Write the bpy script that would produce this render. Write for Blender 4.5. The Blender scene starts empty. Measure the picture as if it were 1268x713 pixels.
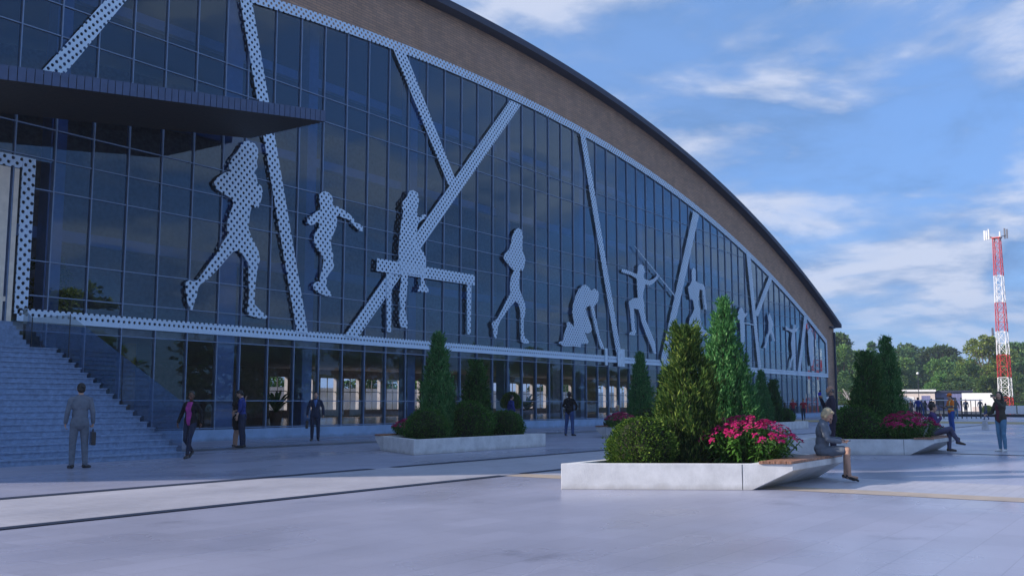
import bpy, bmesh, math, random
from mathutils import Vector, Matrix, noise as mnoise
R = math.radians
sc = bpy.context.scene
COL = sc.collection
random.seed(7)

# ------------------------------------------------------------------ helpers
class MB:
    """collects shapes and links them as ONE mesh object"""
    def __init__(s):
        s.v = []; s.f = []; s.m = []; s.sm = []
    def add(s, vs, fs, mi=0, smooth=False):
        o = len(s.v); s.v += [tuple(p) for p in vs]
        for f in fs:
            s.f.append([i + o for i in f]); s.m.append(mi); s.sm.append(smooth)
    def box(s, x0, x1, y0, y1, z0, z1, mi=0):
        s.add([(x0,y0,z0),(x1,y0,z0),(x1,y1,z0),(x0,y1,z0),(x0,y0,z1),(x1,y0,z1),(x1,y1,z1),(x0,y1,z1)],
              [(3,2,1,0),(4,5,6,7),(0,1,5,4),(1,2,6,5),(2,3,7,6),(3,0,4,7)], mi)
    def prism_xz(s, poly, y0, y1, mi=0):
        a = sum(poly[i][0]*poly[(i+1)%len(poly)][1]-poly[(i+1)%len(poly)][0]*poly[i][1] for i in range(len(poly)))
        if a < 0: poly = poly[::-1]
        n = len(poly)
        vs = [(x, y0, z) for x, z in poly] + [(x, y1, z) for x, z in poly]
        fs = [list(range(n)), list(range(2*n-1, n-1, -1))]
        fs += [[(i+1)%n, i, n+i, n+(i+1)%n] for i in range(n)]
        s.add(vs, fs, mi)
    def prism_xy(s, poly, z0, z1, mi=0, top=None):
        """poly at z0; top polygon may differ (same vertex count)"""
        top = top or poly; n = len(poly)
        vs = [(x, y, z0) for x, y in poly] + [(x, y, z1) for x, y in top]
        fs = [list(range(n-1, -1, -1)), list(range(n, 2*n))]
        fs += [[i, (i+1)%n, n+(i+1)%n, n+i] for i in range(n)]
        s.add(vs, fs, mi)
    def tube(s, p0, p1, r0, r1=None, seg=10, mi=0, smooth=True, caps=True):
        r1 = r0 if r1 is None else r1
        p0 = Vector(p0); p1 = Vector(p1); d = (p1-p0)
        if d.length < 1e-6: return
        d.normalize(); a = d.orthogonal().normalized(); b = d.cross(a)
        vs = []
        for p, r in ((p0, r0), (p1, r1)):
            for i in range(seg):
                t = 2*math.pi*i/seg
                vs.append(p + (a*math.cos(t)+b*math.sin(t))*r)
        s.add(vs, [[i, (i+1)%seg, seg+(i+1)%seg, seg+i] for i in range(seg)], mi, smooth)
        if caps:
            s.add(vs, [list(range(seg-1,-1,-1)), list(range(seg, 2*seg))], mi)
    def lathe(s, prof, c=(0,0,0), seg=16, mi=0, smooth=True):
        vs = []
        for r, z in prof:
            for i in range(seg):
                t = 2*math.pi*i/seg
                vs.append((c[0]+r*math.cos(t), c[1]+r*math.sin(t), c[2]+z))
        fs = []
        for k in range(len(prof)-1):
            for i in range(seg):
                fs.append([k*seg+i, k*seg+(i+1)%seg, (k+1)*seg+(i+1)%seg, (k+1)*seg+i])
        fs.append(list(range(seg-1,-1,-1))); fs.append([(len(prof)-1)*seg+i for i in range(seg)])
        s.add(vs, fs, mi, smooth)
    def ball(s, c, r, seg=16, rings=10, mi=0, rot=None):
        """ellipsoid, r may be a triple"""
        if not hasattr(r, '__len__'): r = (r, r, r)
        c = Vector(c); vs = [Vector((0,0,-r[2]))]
        for k in range(1, rings):
            ph = -math.pi/2 + math.pi*k/rings
            for i in range(seg):
                t = 2*math.pi*i/seg
                vs.append(Vector((r[0]*math.cos(ph)*math.cos(t), r[1]*math.cos(ph)*math.sin(t), r[2]*math.sin(ph))))
        vs.append(Vector((0,0,r[2])))
        if rot is not None: vs = [rot @ v for v in vs]
        vs = [v + c for v in vs]
        fs = [[0, 1+(i+1)%seg, 1+i] for i in range(seg)]
        for k in range(rings-2):
            for i in range(seg):
                a = 1+k*seg
                fs.append([a+i, a+(i+1)%seg, a+seg+(i+1)%seg, a+seg+i])
        a = 1+(rings-2)*seg; top = len(vs)-1
        fs += [[a+i, a+(i+1)%seg, top] for i in range(seg)]
        s.add(vs, fs, mi, True)
    def cap(s, p0, r0, p1, r1, seg=12, mi=0):
        """round-ended tapered limb, closed"""
        p0 = Vector(p0); p1 = Vector(p1); d = p1-p0; L = d.length
        if L < 1e-6: s.ball(p0, max(r0, r1)); return
        d.normalize(); a = d.orthogonal().normalized(); b = d.cross(a)
        rows = []
        for t in (-60, -30, 0): rows.append((r0*math.sin(R(t)), r0*math.cos(R(t))))
        for t in (0, 30, 60): rows.append((L + r1*math.sin(R(t)), r1*math.cos(R(t))))
        vs = [p0 - d*r0]
        for h, r in rows:
            for i in range(seg):
                t = 2*math.pi*i/seg
                vs.append(p0 + d*h + (a*math.cos(t)+b*math.sin(t))*r)
        vs.append(p1 + d*r1)
        fs = [[0, 1+(i+1)%seg, 1+i] for i in range(seg)]
        for k in range(len(rows)-1):
            q = 1+k*seg
            for i in range(seg):
                fs.append([q+i, q+(i+1)%seg, q+seg+(i+1)%seg, q+seg+i])
        q = 1+(len(rows)-1)*seg; top = len(vs)-1
        fs += [[q+i, q+(i+1)%seg, top] for i in range(seg)]
        s.add(vs, fs, mi, True)
    def mesh(s, name, mats, off=(0,0,0)):
        me = bpy.data.meshes.new(name)
        if off != (0,0,0):
            me.from_pydata([(x-off[0], y-off[1], z-off[2]) for x, y, z in s.v], [], s.f)
        else:
            me.from_pydata(s.v, [], s.f)
        mats = mats if isinstance(mats, (list, tuple)) else [mats]
        for m in mats: me.materials.append(m)
        me.polygons.foreach_set('material_index', s.m)
        me.polygons.foreach_set('use_smooth', s.sm)
        me.update()
        return me
    def build(s, name, mats, parent=None, world=True, bevel=0):
        """vertices in world coordinates when world is True: shifted to the parent's base"""
        off = (0,0,0)
        if parent is not None and world:
            p = parent
            o = Vector((0,0,0))
            while p is not None: o += Vector(p.location); p = p.parent
            off = tuple(o)
        me = s.mesh(name, mats, off)
        o = bpy.data.objects.new(name, me); COL.objects.link(o)
        if parent is not None: o.parent = parent
        if bevel:
            md = o.modifiers.new('edge', 'BEVEL'); md.width = bevel; md.segments = 2; md.limit_method = 'ANGLE'; md.angle_limit = R(40)
        return o

def thing(name, label, cat, loc=(0,0,0), rotz=0, group=None):
    o = bpy.data.objects.new(name, None); COL.objects.link(o)
    o.location = loc; o.rotation_euler = (0,0,rotz); o.empty_display_size = .2
    return tag(o, label, cat, group)
def tag(o, label, cat, group=None):
    o['label'] = label; o['category'] = cat
    if group: o['group'] = group
    return o
def struct(o): o['kind'] = 'structure'; return o
def kids(o): return [c for c in bpy.data.objects if c.parent == o]
def dup(root, loc, rotz=0, label=None, scale=None):
    r = root.copy(); COL.objects.link(r); r.location = loc; r.rotation_euler = (0,0,rotz)
    if scale is not None: r.scale = scale
    if label: r['label'] = label
    for ch in kids(root):
        c = ch.copy(); COL.objects.link(c); c.parent = r
        for g in kids(ch):
            d = g.copy(); COL.objects.link(d); d.parent = c
    return r

# ------------------------------------------------------------------ materials
class NT:
    def __init__(s, mat):
        mat.use_nodes = True; s.t = mat.node_tree; s.t.nodes.clear()
    def n(s, typ, **kw):
        nd = s.t.nodes.new(typ)
        for k, v in kw.items():
            if k.startswith('i_'): nd.inputs[k[2:].replace('_', ' ')].default_value = v
            else: setattr(nd, k, v)
        return nd
    def l(s, a, b): s.t.links.new(a, b)
    def math(s, op, a, b=None, c=None, clamp=False):
        nd = s.t.nodes.new('ShaderNodeMath'); nd.operation = op; nd.use_clamp = clamp
        for i, x in enumerate((a, b, c)):
            if x is None: continue
            if hasattr(x, 'links'): s.l(x, nd.inputs[i])
            else: nd.inputs[i].default_value = x
        return nd.outputs[0]
    def mix(s, fac, a, b, typ='RGBA', blend='MIX'):
        nd = s.t.nodes.new('ShaderNodeMix'); nd.data_type = typ; nd.blend_type = blend
        ins = {'RGBA': (0, 6, 7), 'FLOAT': (0, 2, 3)}[typ]
        for i, x in zip(ins, (fac, a, b)):
            if hasattr(x, 'links'): s.l(x, nd.inputs[i])
            else: nd.inputs[i].default_value = (tuple(x)+(1,))[:4] if typ == 'RGBA' and i else x
        return nd.outputs[2 if typ == 'RGBA' else 0]

def rgb(c): return (c[0], c[1], c[2], 1)
def mat(name, base, rough=.6, metal=0, var=.12, scale=4., spec=.5, bump=0, bscale=40., base2=None, coord='Object', stretch=None, sheen=0, trans=0):
    m = bpy.data.materials.new(name); t = NT(m)
    out = t.n('ShaderNodeOutputMaterial'); b = t.n('ShaderNodeBsdfPrincipled')
    tc = t.n('ShaderNodeTexCoord'); src = tc.outputs[coord]
    if stretch:
        mp = t.n('ShaderNodeMapping'); mp.inputs['Scale'].default_value = stretch; t.l(src, mp.inputs[0]); src = mp.outputs[0]
    nz = t.n('ShaderNodeTexNoise'); nz.inputs['Scale'].default_value = scale; nz.inputs['Detail'].default_value = 6; nz.inputs['Roughness'].default_value = .6
    t.l(src, nz.inputs['Vector'])
    b2 = base2 or tuple(max(0, c*(1-var*2.2)) for c in base)
    b1 = base if base2 else tuple(min(1, c*(1+var)) for c in base)
    rp = t.n('ShaderNodeMapRange'); rp.inputs[1].default_value = .3; rp.inputs[2].default_value = .7; t.l(nz.outputs['Fac'], rp.inputs[0])
    c = t.mix(rp.outputs[0], b1, b2)
    t.l(c, b.inputs['Base Color'])
    b.inputs['Roughness'].default_value = rough; b.inputs['Metallic'].default_value = metal
    b.inputs['Specular IOR Level'].default_value = spec
    if sheen: b.inputs['Sheen Weight'].default_value = sheen
    if bump:
        n2 = t.n('ShaderNodeTexNoise'); n2.inputs['Scale'].default_value = bscale; n2.inputs['Detail'].default_value = 4; t.l(src, n2.inputs['Vector'])
        bp = t.n('ShaderNodeBump'); bp.inputs['Strength'].default_value = bump; bp.inputs['Distance'].default_value = .02
        t.l(n2.outputs['Fac'], bp.inputs['Height']); t.l(bp.outputs[0], b.inputs['Normal'])
    t.l(b.outputs[0], out.inputs[0])
    return m

def leafmat(name, c1, c2, c3=None, rough=.65, scale=1.5, trans=.25, hue_obj=False):
    """foliage: patches of lighter and darker leaves, a little light passing through"""
    m = bpy.data.materials.new(name); t = NT(m)
    out = t.n('ShaderNodeOutputMaterial'); b = t.n('ShaderNodeBsdfPrincipled')
    tc = t.n('ShaderNodeTexCoord')
    nz = t.n('ShaderNodeTexNoise'); nz.inputs['Scale'].default_value = scale; nz.inputs['Detail'].default_value = 3
    t.l(tc.outputs['Object'], nz.inputs['Vector'])
    geo = t.n('ShaderNodeNewGeometry')
    r = t.math('ADD', t.math('MULTIPLY', nz.outputs['Fac'], .75), t.math('MULTIPLY', geo.outputs['Random Per Island'], .5))
    mr = t.n('ShaderNodeMapRange'); mr.inputs[1].default_value = .4; mr.inputs[2].default_value = .85; t.l(r, mr.inputs[0])
    c = t.mix(mr.outputs[0], c1, c2)
    if c3:
        st = t.math('GREATER_THAN', geo.outputs['Random Per Island'], .86)
        c = t.mix(st, c, c3)
    if hue_obj:
        oi = t.n('ShaderNodeObjectInfo')
        hs = t.n('ShaderNodeHueSaturation')
        t.l(t.math('MULTIPLY_ADD', oi.outputs['Random'], .05, .475), hs.inputs['Hue'])
        t.l(t.math('MULTIPLY_ADD', oi.outputs['Random'], .5, .75), hs.inputs['Value'])
        t.l(c, hs.inputs['Color']); c = hs.outputs[0]
    t.l(c, b.inputs['Base Color']); b.inputs['Roughness'].default_value = rough
    b.inputs['Specular IOR Level'].default_value = .12
    tr = t.n('ShaderNodeBsdfTranslucent'); t.l(c, tr.inputs[0])
    mx = t.n('ShaderNodeMixShader'); mx.inputs[0].default_value = trans
    t.l(b.outputs[0], mx.inputs[1]); t.l(tr.outputs[0], mx.inputs[2]); t.l(mx.outputs[0], out.inputs[0])
    return m

def perforated(name, base, ax, rad, row_only=None):
    """sheet metal with round holes punched in a staggered grid (object x,z); row_only = list of z rows (object z)"""
    m = bpy.data.materials.new(name); t = NT(m)
    out = t.n('ShaderNodeOutputMaterial'); b = t.n('ShaderNodeBsdfPrincipled')
    b.inputs['Roughness'].default_value = .45; b.inputs['Metallic'].default_value = .0
    tc = t.n('ShaderNodeTexCoord'); sx = t.n('ShaderNodeSeparateXYZ'); t.l(tc.outputs['Object'], sx.inputs[0])
    nz = t.n('ShaderNodeTexNoise'); nz.inputs['Scale'].default_value = .8; nz.inputs['Detail'].default_value = 5; t.l(tc.outputs['Object'], nz.inputs['Vector'])
    c = t.mix(nz.outputs['Fac'], tuple(x*.9 for x in base), tuple(min(1, x*1.06) for x in base)); t.l(c, b.inputs['Base Color'])
    X, Z = sx.outputs['X'], sx.outputs['Z']
    def dist(xo, zo, pz):
        fx = t.math('SUBTRACT', t.math('FRACT', t.math('ADD', t.math('DIVIDE', X, ax), xo)), .5)
        fz = t.math('SUBTRACT', t.math('FRACT', t.math('ADD', t.math('DIVIDE', Z, pz), zo)), .5)
        fx = t.math('MULTIPLY', fx, ax); fz = t.math('MULTIPLY', fz, pz)
        return t.math('ADD', t.math('MULTIPLY', fx, fx), t.math('MULTIPLY', fz, fz))
    if row_only is None:
        pz = ax*1.1
        d = t.math('MINIMUM', dist(0, 0, pz), dist(.5, .5, pz))
    else:
        ds = []
        for k, z in enumerate(row_only):
            fx = t.math('MULTIPLY', t.math('SUBTRACT', t.math('FRACT', t.math('ADD', t.math('DIVIDE', X, ax), .5*k)), .5), ax)
            fz = t.math('SUBTRACT', Z, z)
            ds.append(t.math('ADD', t.math('MULTIPLY', fx, fx), t.math('MULTIPLY', fz, fz)))
        d = ds[0]
        for q in ds[1:]: d = t.math('MINIMUM', d, q)
    hole = t.math('LESS_THAN', d, rad*rad)
    tr = t.n('ShaderNodeBsdfTransparent'); mx = t.n('ShaderNodeMixShader')
    t.l(hole, mx.inputs[0]); t.l(b.outputs[0], mx.inputs[1]); t.l(tr.outputs[0], mx.inputs[2]); t.l(mx.outputs[0], out.inputs[0])
    return m

def glassmat(name, tint, ior=1.55, gain=1.3, rough=0.0):
    m = bpy.data.materials.new(name); t = NT(m)
    out = t.n('ShaderNodeOutputMaterial')
    tr = t.n('ShaderNodeBsdfTransparent'); tr.inputs[0].default_value = rgb(tint)
    gl = t.n('ShaderNodeBsdfGlossy'); gl.inputs['Roughness'].default_value = rough; gl.inputs[0].default_value = (.56, .78, 1, 1)
    fr = t.n('ShaderNodeFresnel'); fr.inputs[0].default_value = ior
    tc = t.n('ShaderNodeTexCoord'); nz = t.n('ShaderNodeTexNoise'); nz.inputs['Scale'].default_value = .45; nz.inputs['Detail'].default_value = 1
    t.l(tc.outputs['Object'], nz.inputs['Vector'])
    bp = t.n('ShaderNodeBump'); bp.inputs['Strength'].default_value = .12; bp.inputs['Distance'].default_value = .02
    t.l(nz.outputs['Fac'], bp.inputs['Height'])
    # every pane sits a hair out of true
    oi = t.n('ShaderNodeObjectInfo'); sz = t.n('ShaderNodeSeparateXYZ'); t.l(tc.outputs['Object'], sz.inputs[0])
    cv = t.n('ShaderNodeCombineXYZ'); t.l(t.math('MULTIPLY', oi.outputs['Random'], 91.), cv.inputs[0]); t.l(t.math('FLOOR', t.math('MULTIPLY', sz.outputs['Z'], .45)), cv.inputs[1])
    wn = t.n('ShaderNodeTexWhiteNoise'); wn.noise_dimensions = '3D'; t.l(cv.outputs[0], wn.inputs[0])
    v1 = t.n('ShaderNodeVectorMath'); v1.operation = 'SUBTRACT'; v1.inputs[1].default_value = (.5,.5,.5); t.l(wn.outputs['Color'], v1.inputs[0])
    v2 = t.n('ShaderNodeVectorMath'); v2.operation = 'MULTIPLY_ADD'; v2.inputs[1].default_value = (.016,0,.016); t.l(v1.outputs[0], v2.inputs[0]); t.l(bp.outputs[0], v2.inputs[2])
    v3 = t.n('ShaderNodeVectorMath'); v3.operation = 'NORMALIZE'; t.l(v2.outputs[0], v3.inputs[0]); t.l(v3.outputs[0], gl.inputs['Normal'])
    f = t.math('MULTIPLY', fr.outputs[0], gain, clamp=True)
    mx = t.n('ShaderNodeMixShader'); t.l(f, mx.inputs[0]); t.l(tr.outputs[0], mx.inputs[1]); t.l(gl.outputs[0], mx.inputs[2])
    t.l(mx.outputs[0], out.inputs[0])
    return m

def paving(name, base, bw, bh, joint=.012, jcol=.55, rough=(.22, .5), var=.12, offset=.5, spec=.5, wet=0.0):
    m = bpy.data.materials.new(name); t = NT(m)
    out = t.n('ShaderNodeOutputMaterial'); b = t.n('ShaderNodeBsdfPrincipled')
    tc = t.n('ShaderNodeTexCoord'); P = tc.outputs['Object']
    br = t.n('ShaderNodeTexBrick'); br.offset = offset; t.l(P, br.inputs['Vector'])
    br.inputs['Scale'].default_value = 1; br.inputs['Brick Width'].default_value = bw; br.inputs['Row Height'].default_value = bh
    br.inputs['Mortar Size'].default_value = joint; br.inputs['Mortar Smooth'].default_value = .1; br.inputs['Bias'].default_value = 0
    br.inputs['Color1'].default_value = rgb([c*(1-var*.5) for c in base]); br.inputs['Color2'].default_value = rgb([c*(1+var*.5) for c in base])
    br.inputs['Mortar'].default_value = rgb([c*jcol for c in base])
    n1 = t.n('ShaderNodeTexNoise'); n1.inputs['Scale'].default_value = .35; n1.inputs['Detail'].default_value = 7; n1.inputs['Roughness'].default_value = .62; t.l(P, n1.inputs['Vector'])
    n2 = t.n('ShaderNodeTexNoise'); n2.inputs['Scale'].default_value = 30; n2.inputs['Detail'].default_value = 4; t.l(P, n2.inputs['Vector'])
    mr = t.n('ShaderNodeMapRange'); mr.inputs[1].default_value = .32; mr.inputs[2].default_value = .68; mr.inputs[3].default_value = 1-var; mr.inputs[4].default_value = 1+var*.5; t.l(n1.outputs['Fac'], mr.inputs[0])
    m2 = t.n('ShaderNodeMapRange'); m2.inputs[3].default_value = .9; m2.inputs[4].default_value = 1.1; t.l(n2.outputs['Fac'], m2.inputs[0])
    n5 = t.n('ShaderNodeTexNoise'); n5.inputs['Scale'].default_value = .8; n5.inputs['Detail'].default_value = 8; n5.inputs['Roughness'].default_value = .7
    mp5 = t.n('ShaderNodeMapping'); mp5.inputs['Location'].default_value = (7, 3, 0); t.l(P, mp5.inputs[0]); t.l(mp5.outputs[0], n5.inputs['Vector'])
    m5 = t.n('ShaderNodeMapRange'); m5.inputs[1].default_value = .60; m5.inputs[2].default_value = .72; m5.inputs[3].default_value = 1; m5.inputs[4].default_value = .72; t.l(n5.outputs['Fac'], m5.inputs[0])
    k = t.math('MULTIPLY', t.math('MULTIPLY', mr.outputs[0], m2.outputs[0]), m5.outputs[0])
    vm = t.n('ShaderNodeVectorMath'); vm.operation = 'SCALE'; t.l(br.outputs['Color'], vm.inputs[0]); t.l(k, vm.inputs['Scale'])
    t.l(vm.outputs[0], b.inputs['Base Color'])
    n3 = t.n('ShaderNodeTexNoise'); n3.inputs['Scale'].default_value = .22; n3.inputs['Detail'].default_value = 5
    mp = t.n('ShaderNodeMapping'); mp.inputs['Scale'].default_value = (1, 1.6, 1); mp.inputs['Rotation'].default_value = (0, 0, R(-35)); t.l(P, mp.inputs[0]); t.l(mp.outputs[0], n3.inputs['Vector'])
    mr3 = t.n('ShaderNodeMapRange'); mr3.inputs[1].default_value = .35; mr3.inputs[2].default_value = .65; mr3.inputs[3].default_value = rough[0]; mr3.inputs[4].default_value = rough[1]; t.l(n3.outputs['Fac'], mr3.inputs[0])
    t.l(mr3.outputs[0], b.inputs['Roughness']); b.inputs['Specular IOR Level'].default_value = spec
    bp = t.n('ShaderNodeBump'); bp.inputs['Strength'].default_value = .25; bp.inputs['Distance'].default_value = .004
    t.l(t.math('ADD', t.math('MULTIPLY', n2.outputs['Fac'], .4), t.math('MULTIPLY', br.outputs['Fac'], -1.)), bp.inputs['Height']); t.l(bp.outputs[0], b.inputs['Normal'])
    t.l(b.outputs[0], out.inputs[0])
    return m

def brickmat(name, c1, c2, mortar, coord='Object'):
    m = bpy.data.materials.new(name); t = NT(m)
    out = t.n('ShaderNodeOutputMaterial'); b = t.n('ShaderNodeBsdfPrincipled')
    tc = t.n('ShaderNodeTexCoord'); mp = t.n('ShaderNodeMapping'); mp.inputs['Rotation'].default_value = (R(90), 0, 0); t.l(tc.outputs[coord], mp.inputs[0])
    br = t.n('ShaderNodeTexBrick'); t.l(mp.outputs[0], br.inputs['Vector']); br.inputs['Scale'].default_value = 1
    br.inputs['Brick Width'].default_value = .5; br.inputs['Row Height'].default_value = .12; br.inputs['Mortar Size'].default_value = .012; br.inputs['Bias'].default_value = -.1
    br.inputs['Color1'].default_value = rgb(c1); br.inputs['Color2'].default_value = rgb(c2); br.inputs['Mortar'].default_value = rgb(mortar)
    nz = t.n('ShaderNodeTexNoise'); nz.inputs['Scale'].default_value = 1.2; nz.inputs['Detail'].default_value = 6; t.l(tc.outputs[coord], nz.inputs['Vector'])
    mr = t.n('ShaderNodeMapRange'); mr.inputs[3].default_value = .7; mr.inputs[4].default_value = 1.25; t.l(nz.outputs['Fac'], mr.inputs[0])
    vm = t.n('ShaderNodeVectorMath'); vm.operation = 'SCALE'; t.l(br.outputs['Color'], vm.inputs[0]); t.l(mr.outputs[0], vm.inputs['Scale'])
    t.l(vm.outputs[0], b.inputs['Base Color']); b.inputs['Roughness'].default_value = .8
    bp = t.n('ShaderNodeBump'); bp.inputs['Strength'].default_value = .5; bp.inputs['Distance'].default_value = .01; t.l(t.math('MULTIPLY', br.outputs['Fac'], -1.), bp.inputs['Height']); t.l(bp.outputs[0], b.inputs['Normal'])
    t.l(b.outputs[0], out.inputs[0])
    return m

MT = {}
MT['plate'] = perforated('perforated_white_metal', (.64,.80,.97), .27, .056)
MT['plate_band'] = perforated('perforated_band_metal', (.64,.80,.97), .20, .050, row_only=[4.27, 4.09])
MT['plate_side'] = mat('white_metal_plain', (.64,.80,.97), .45)
MT['mullion'] = mat('grey_aluminium', (.19,.27,.41), .4, .2, var=.05)
MT['glass_up'] = glassmat('dark_blue_glass', (.36,.48,.68), 1.6, 1.55)
MT['glass_low'] = glassmat('clear_grey_glass', (.72,.78,.88), 1.5, 1.25)
MT['rail_glass'] = glassmat('smoked_rail_glass', (.55,.56,.58), 1.45, .35)
MT['brick'] = brickmat('brown_grey_brick', (.50,.30,.19), (.37,.235,.165), (.22,.16,.13))
MT['roof'] = mat('dark_roof_metal', (.022,.032,.07), .6, .1, var=.1)
MT['concrete'] = mat('pale_concrete', (.55,.55,.55), .7, var=.1, scale=2.5, bump=.15)
MT['plinth'] = mat('plinth_concrete', (.28,.42,.62), .55, var=.1, scale=1.5)
MT['canopy'] = mat('ribbed_dark_metal', (.065,.10,.19), .5, .2, var=.08)
MT['soffit'] = mat('dark_timber_soffit', (.05,.042,.04), .6, var=.4, scale=6, stretch=(1,18,1), spec=.2)
MT['step'] = mat('blue_grey_granite', (.23,.335,.51), .6, var=.15, scale=9, bump=.1)
MT['beige'] = mat('beige_render', (.92,.80,.64), .7, var=.06)
MT['white_wall'] = mat('white_painted_wall', (.74,.74,.73), .75, var=.08, scale=1.2)
MT['int_floor'] = mat('polished_floor', (.36,.25,.17), .2, var=.15, scale=1)
MT['int_wall'] = mat('dark_interior_wall', (.34,.30,.27), .7, var=.15)
MT['int_blue'] = mat('blue_painted_panel', (.20,.34,.60), .5, var=.06)
MT['int_ceiling'] = mat('grey_ceiling', (.45,.44,.44), .8)
MT['mustard'] = mat('mustard_paint', (.62,.40,.08), .5)
MT['black'] = mat('black_metal', (.025,.027,.03), .45)
MT['timber'] = mat('reddish_timber_slats', (.42,.21,.125), .55, var=.35, scale=5, stretch=(2,14,2), bump=.15)
MT['soil'] = mat('dark_planter_soil', (.05,.035,.025), .95, var=.4, scale=12, bump=.6, bscale=30)
MT['planter'] = mat('white_precast_concrete', (.70,.70,.69), .75, var=.10, scale=3.0, bump=.25, bscale=60)

def splash(m, h, dark):
    """rain splash and dirt along the foot of a concrete body"""
    t = NT.__new__(NT); t.t = m.node_tree
    b = [n for n in t.t.nodes if n.type == 'BSDF_PRINCIPLED'][0]; src = b.inputs['Base Color'].links[0].from_socket
    tc = t.n('ShaderNodeTexCoord'); sx = t.n('ShaderNodeSeparateXYZ'); t.l(tc.outputs['Object'], sx.inputs[0])
    nz = t.n('ShaderNodeTexNoise'); nz.inputs['Scale'].default_value = 5; nz.inputs['Detail'].default_value = 6
    mp = t.n('ShaderNodeMapping'); mp.inputs['Scale'].default_value = (1,1,.35); t.l(tc.outputs['Object'], mp.inputs[0]); t.l(mp.outputs[0], nz.inputs['Vector'])
    f = t.n('ShaderNodeMapRange'); f.inputs[1].default_value = h; f.inputs[2].default_value = 0; t.l(t.math('ADD', sx.outputs['Z'], t.math('MULTIPLY', t.math('SUBTRACT', nz.outputs['Fac'], .5), h*1.6)), f.inputs[0])
    st = t.n('ShaderNodeTexNoise'); st.inputs['Scale'].default_value = 9; st.inputs['Detail'].default_value = 5
    mp2 = t.n('ShaderNodeMapping'); mp2.inputs['Scale'].default_value = (1,1,.08); t.l(tc.outputs['Object'], mp2.inputs[0]); t.l(mp2.outputs[0], st.inputs['Vector'])
    s2 = t.n('ShaderNodeMapRange'); s2.inputs[1].default_value = .58; s2.inputs[2].default_value = .8; s2.inputs[4].default_value = .2; t.l(st.outputs['Fac'], s2.inputs[0])
    fac = t.math('MAXIMUM', t.math('MULTIPLY', f.outputs[0], .6), s2.outputs[0])
    t.l(t.mix(fac, src, dark), b.inputs['Base Color'])
splash(MT['planter'], .10, (.36,.34,.31)); splash(MT['plinth'], .12, (.16,.19,.24))

# ------------------------------------------------------------------ camera, light, sky
HC = 1.38; YAW = R(34.4); PITCH = math.atan(142/1220)
cam = bpy.data.cameras.new('camera'); co = bpy.data.objects.new('camera', cam); COL.objects.link(co)
cam.sensor_width = 36; cam.lens = 36*1220/1268; cam.clip_end = 6000; cam.clip_start = .1
co.location = (0,0,HC); co.rotation_euler = (R(90)+PITCH, 0, YAW-R(90))
sc.camera = co
SUN_EL = R(22); SUN_AZ = Vector((-.74, .67, 0)).normalized()
SUN = SUN_AZ*math.cos(SUN_EL) + Vector((0,0,math.sin(SUN_EL)))
sl = bpy.data.lights.new('sun', 'SUN'); sl.energy = 4.2; sl.angle = R(.7); sl.color = (1, .89, .80)
so = bpy.data.objects.new('sun', sl); COL.objects.link(so); so.rotation_euler = SUN.to_track_quat('Z', 'Y').to_euler(); so.location = (0,0,60)

W = bpy.data.worlds.new('World'); sc.world = W
t = NT(W)
wo = t.n('ShaderNodeOutputWorld'); bg = t.n('ShaderNodeBackground'); bg.inputs[1].default_value = .15
sky = t.n('ShaderNodeTexSky'); sky.sky_type = 'NISHITA'; sky.sun_disc = False; sky.sun_elevation = SUN_EL
sky.sun_rotation = math.atan2(SUN_AZ.x, SUN_AZ.y); sky.altitude = 100; sky.air_density = 1.0; sky.dust_density = .6; sky.ozone_density = 2.0
tc = t.n('ShaderNodeTexCoord'); D_ = tc.outputs['Generated']
sp = t.n('ShaderNodeSeparateXYZ'); t.l(D_, sp.inputs[0])
# clouds lie on a flat layer overhead: direction divided by its height
zz = t.math('MAXIMUM', t.math('ADD', sp.outputs['Z'], .22), .06)
cx = t.math('DIVIDE', sp.outputs['X'], zz); cy = t.math('DIVIDE', sp.outputs['Y'], zz)
cb = t.n('ShaderNodeCombineXYZ'); t.l(cx, cb.inputs[0]); t.l(cy, cb.inputs[1]); t.l(t.math('MULTIPLY', sp.outputs['Z'], 3.), cb.inputs[2])
n1 = t.n('ShaderNodeTexNoise'); n1.inputs['Scale'].default_value = 1.9; n1.inputs['Detail'].default_value = 10; n1.inputs['Roughness'].default_value = .56; n1.inputs['Distortion'].default_value = .25
mpw = t.n('ShaderNodeMapping'); mpw.inputs['Location'].default_value = (3, 14, 6); mpw.inputs['Rotation'].default_value = (0,0,R(20)); mpw.inputs['Scale'].default_value = (1, 1, 1)
t.l(cb.outputs[0], mpw.inputs[0]); t.l(mpw.outputs[0], n1.inputs['Vector'])
mk = t.n('ShaderNodeMapRange'); mk.interpolation_type = 'SMOOTHSTEP'; mk.inputs[1].default_value = .41; mk.inputs[2].default_value = .64; t.l(n1.outputs['Fac'], mk.inputs[0])
# lit side of the clouds: the same noise sampled a little towards the sun
mp2 = t.n('ShaderNodeVectorMath'); mp2.operation = 'ADD'; mp2.inputs[1].default_value = (-.16, .18, .22); t.l(mpw.outputs[0], mp2.inputs[0])
n2 = t.n('ShaderNodeTexNoise'); n2.inputs['Scale'].default_value = 1.9; n2.inputs['Detail'].default_value = 10; n2.inputs['Roughness'].default_value = .56; n2.inputs['Distortion'].default_value = .25
t.l(mp2.outputs[0], n2.inputs['Vector'])
lit = t.n('ShaderNodeMapRange'); lit.inputs[1].default_value = -.06; lit.inputs[2].default_value = .12; t.l(t.math('SUBTRACT', n1.outputs['Fac'], n2.outputs['Fac']), lit.inputs[0])
tint = t.mix(1., sky.outputs[0], (.50, .76, 1.26), blend='MULTIPLY')
ccol = t.mix(lit.outputs[0], (.64, 1.24, 2.42), (2.75, 3.0, 3.7))
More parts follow.
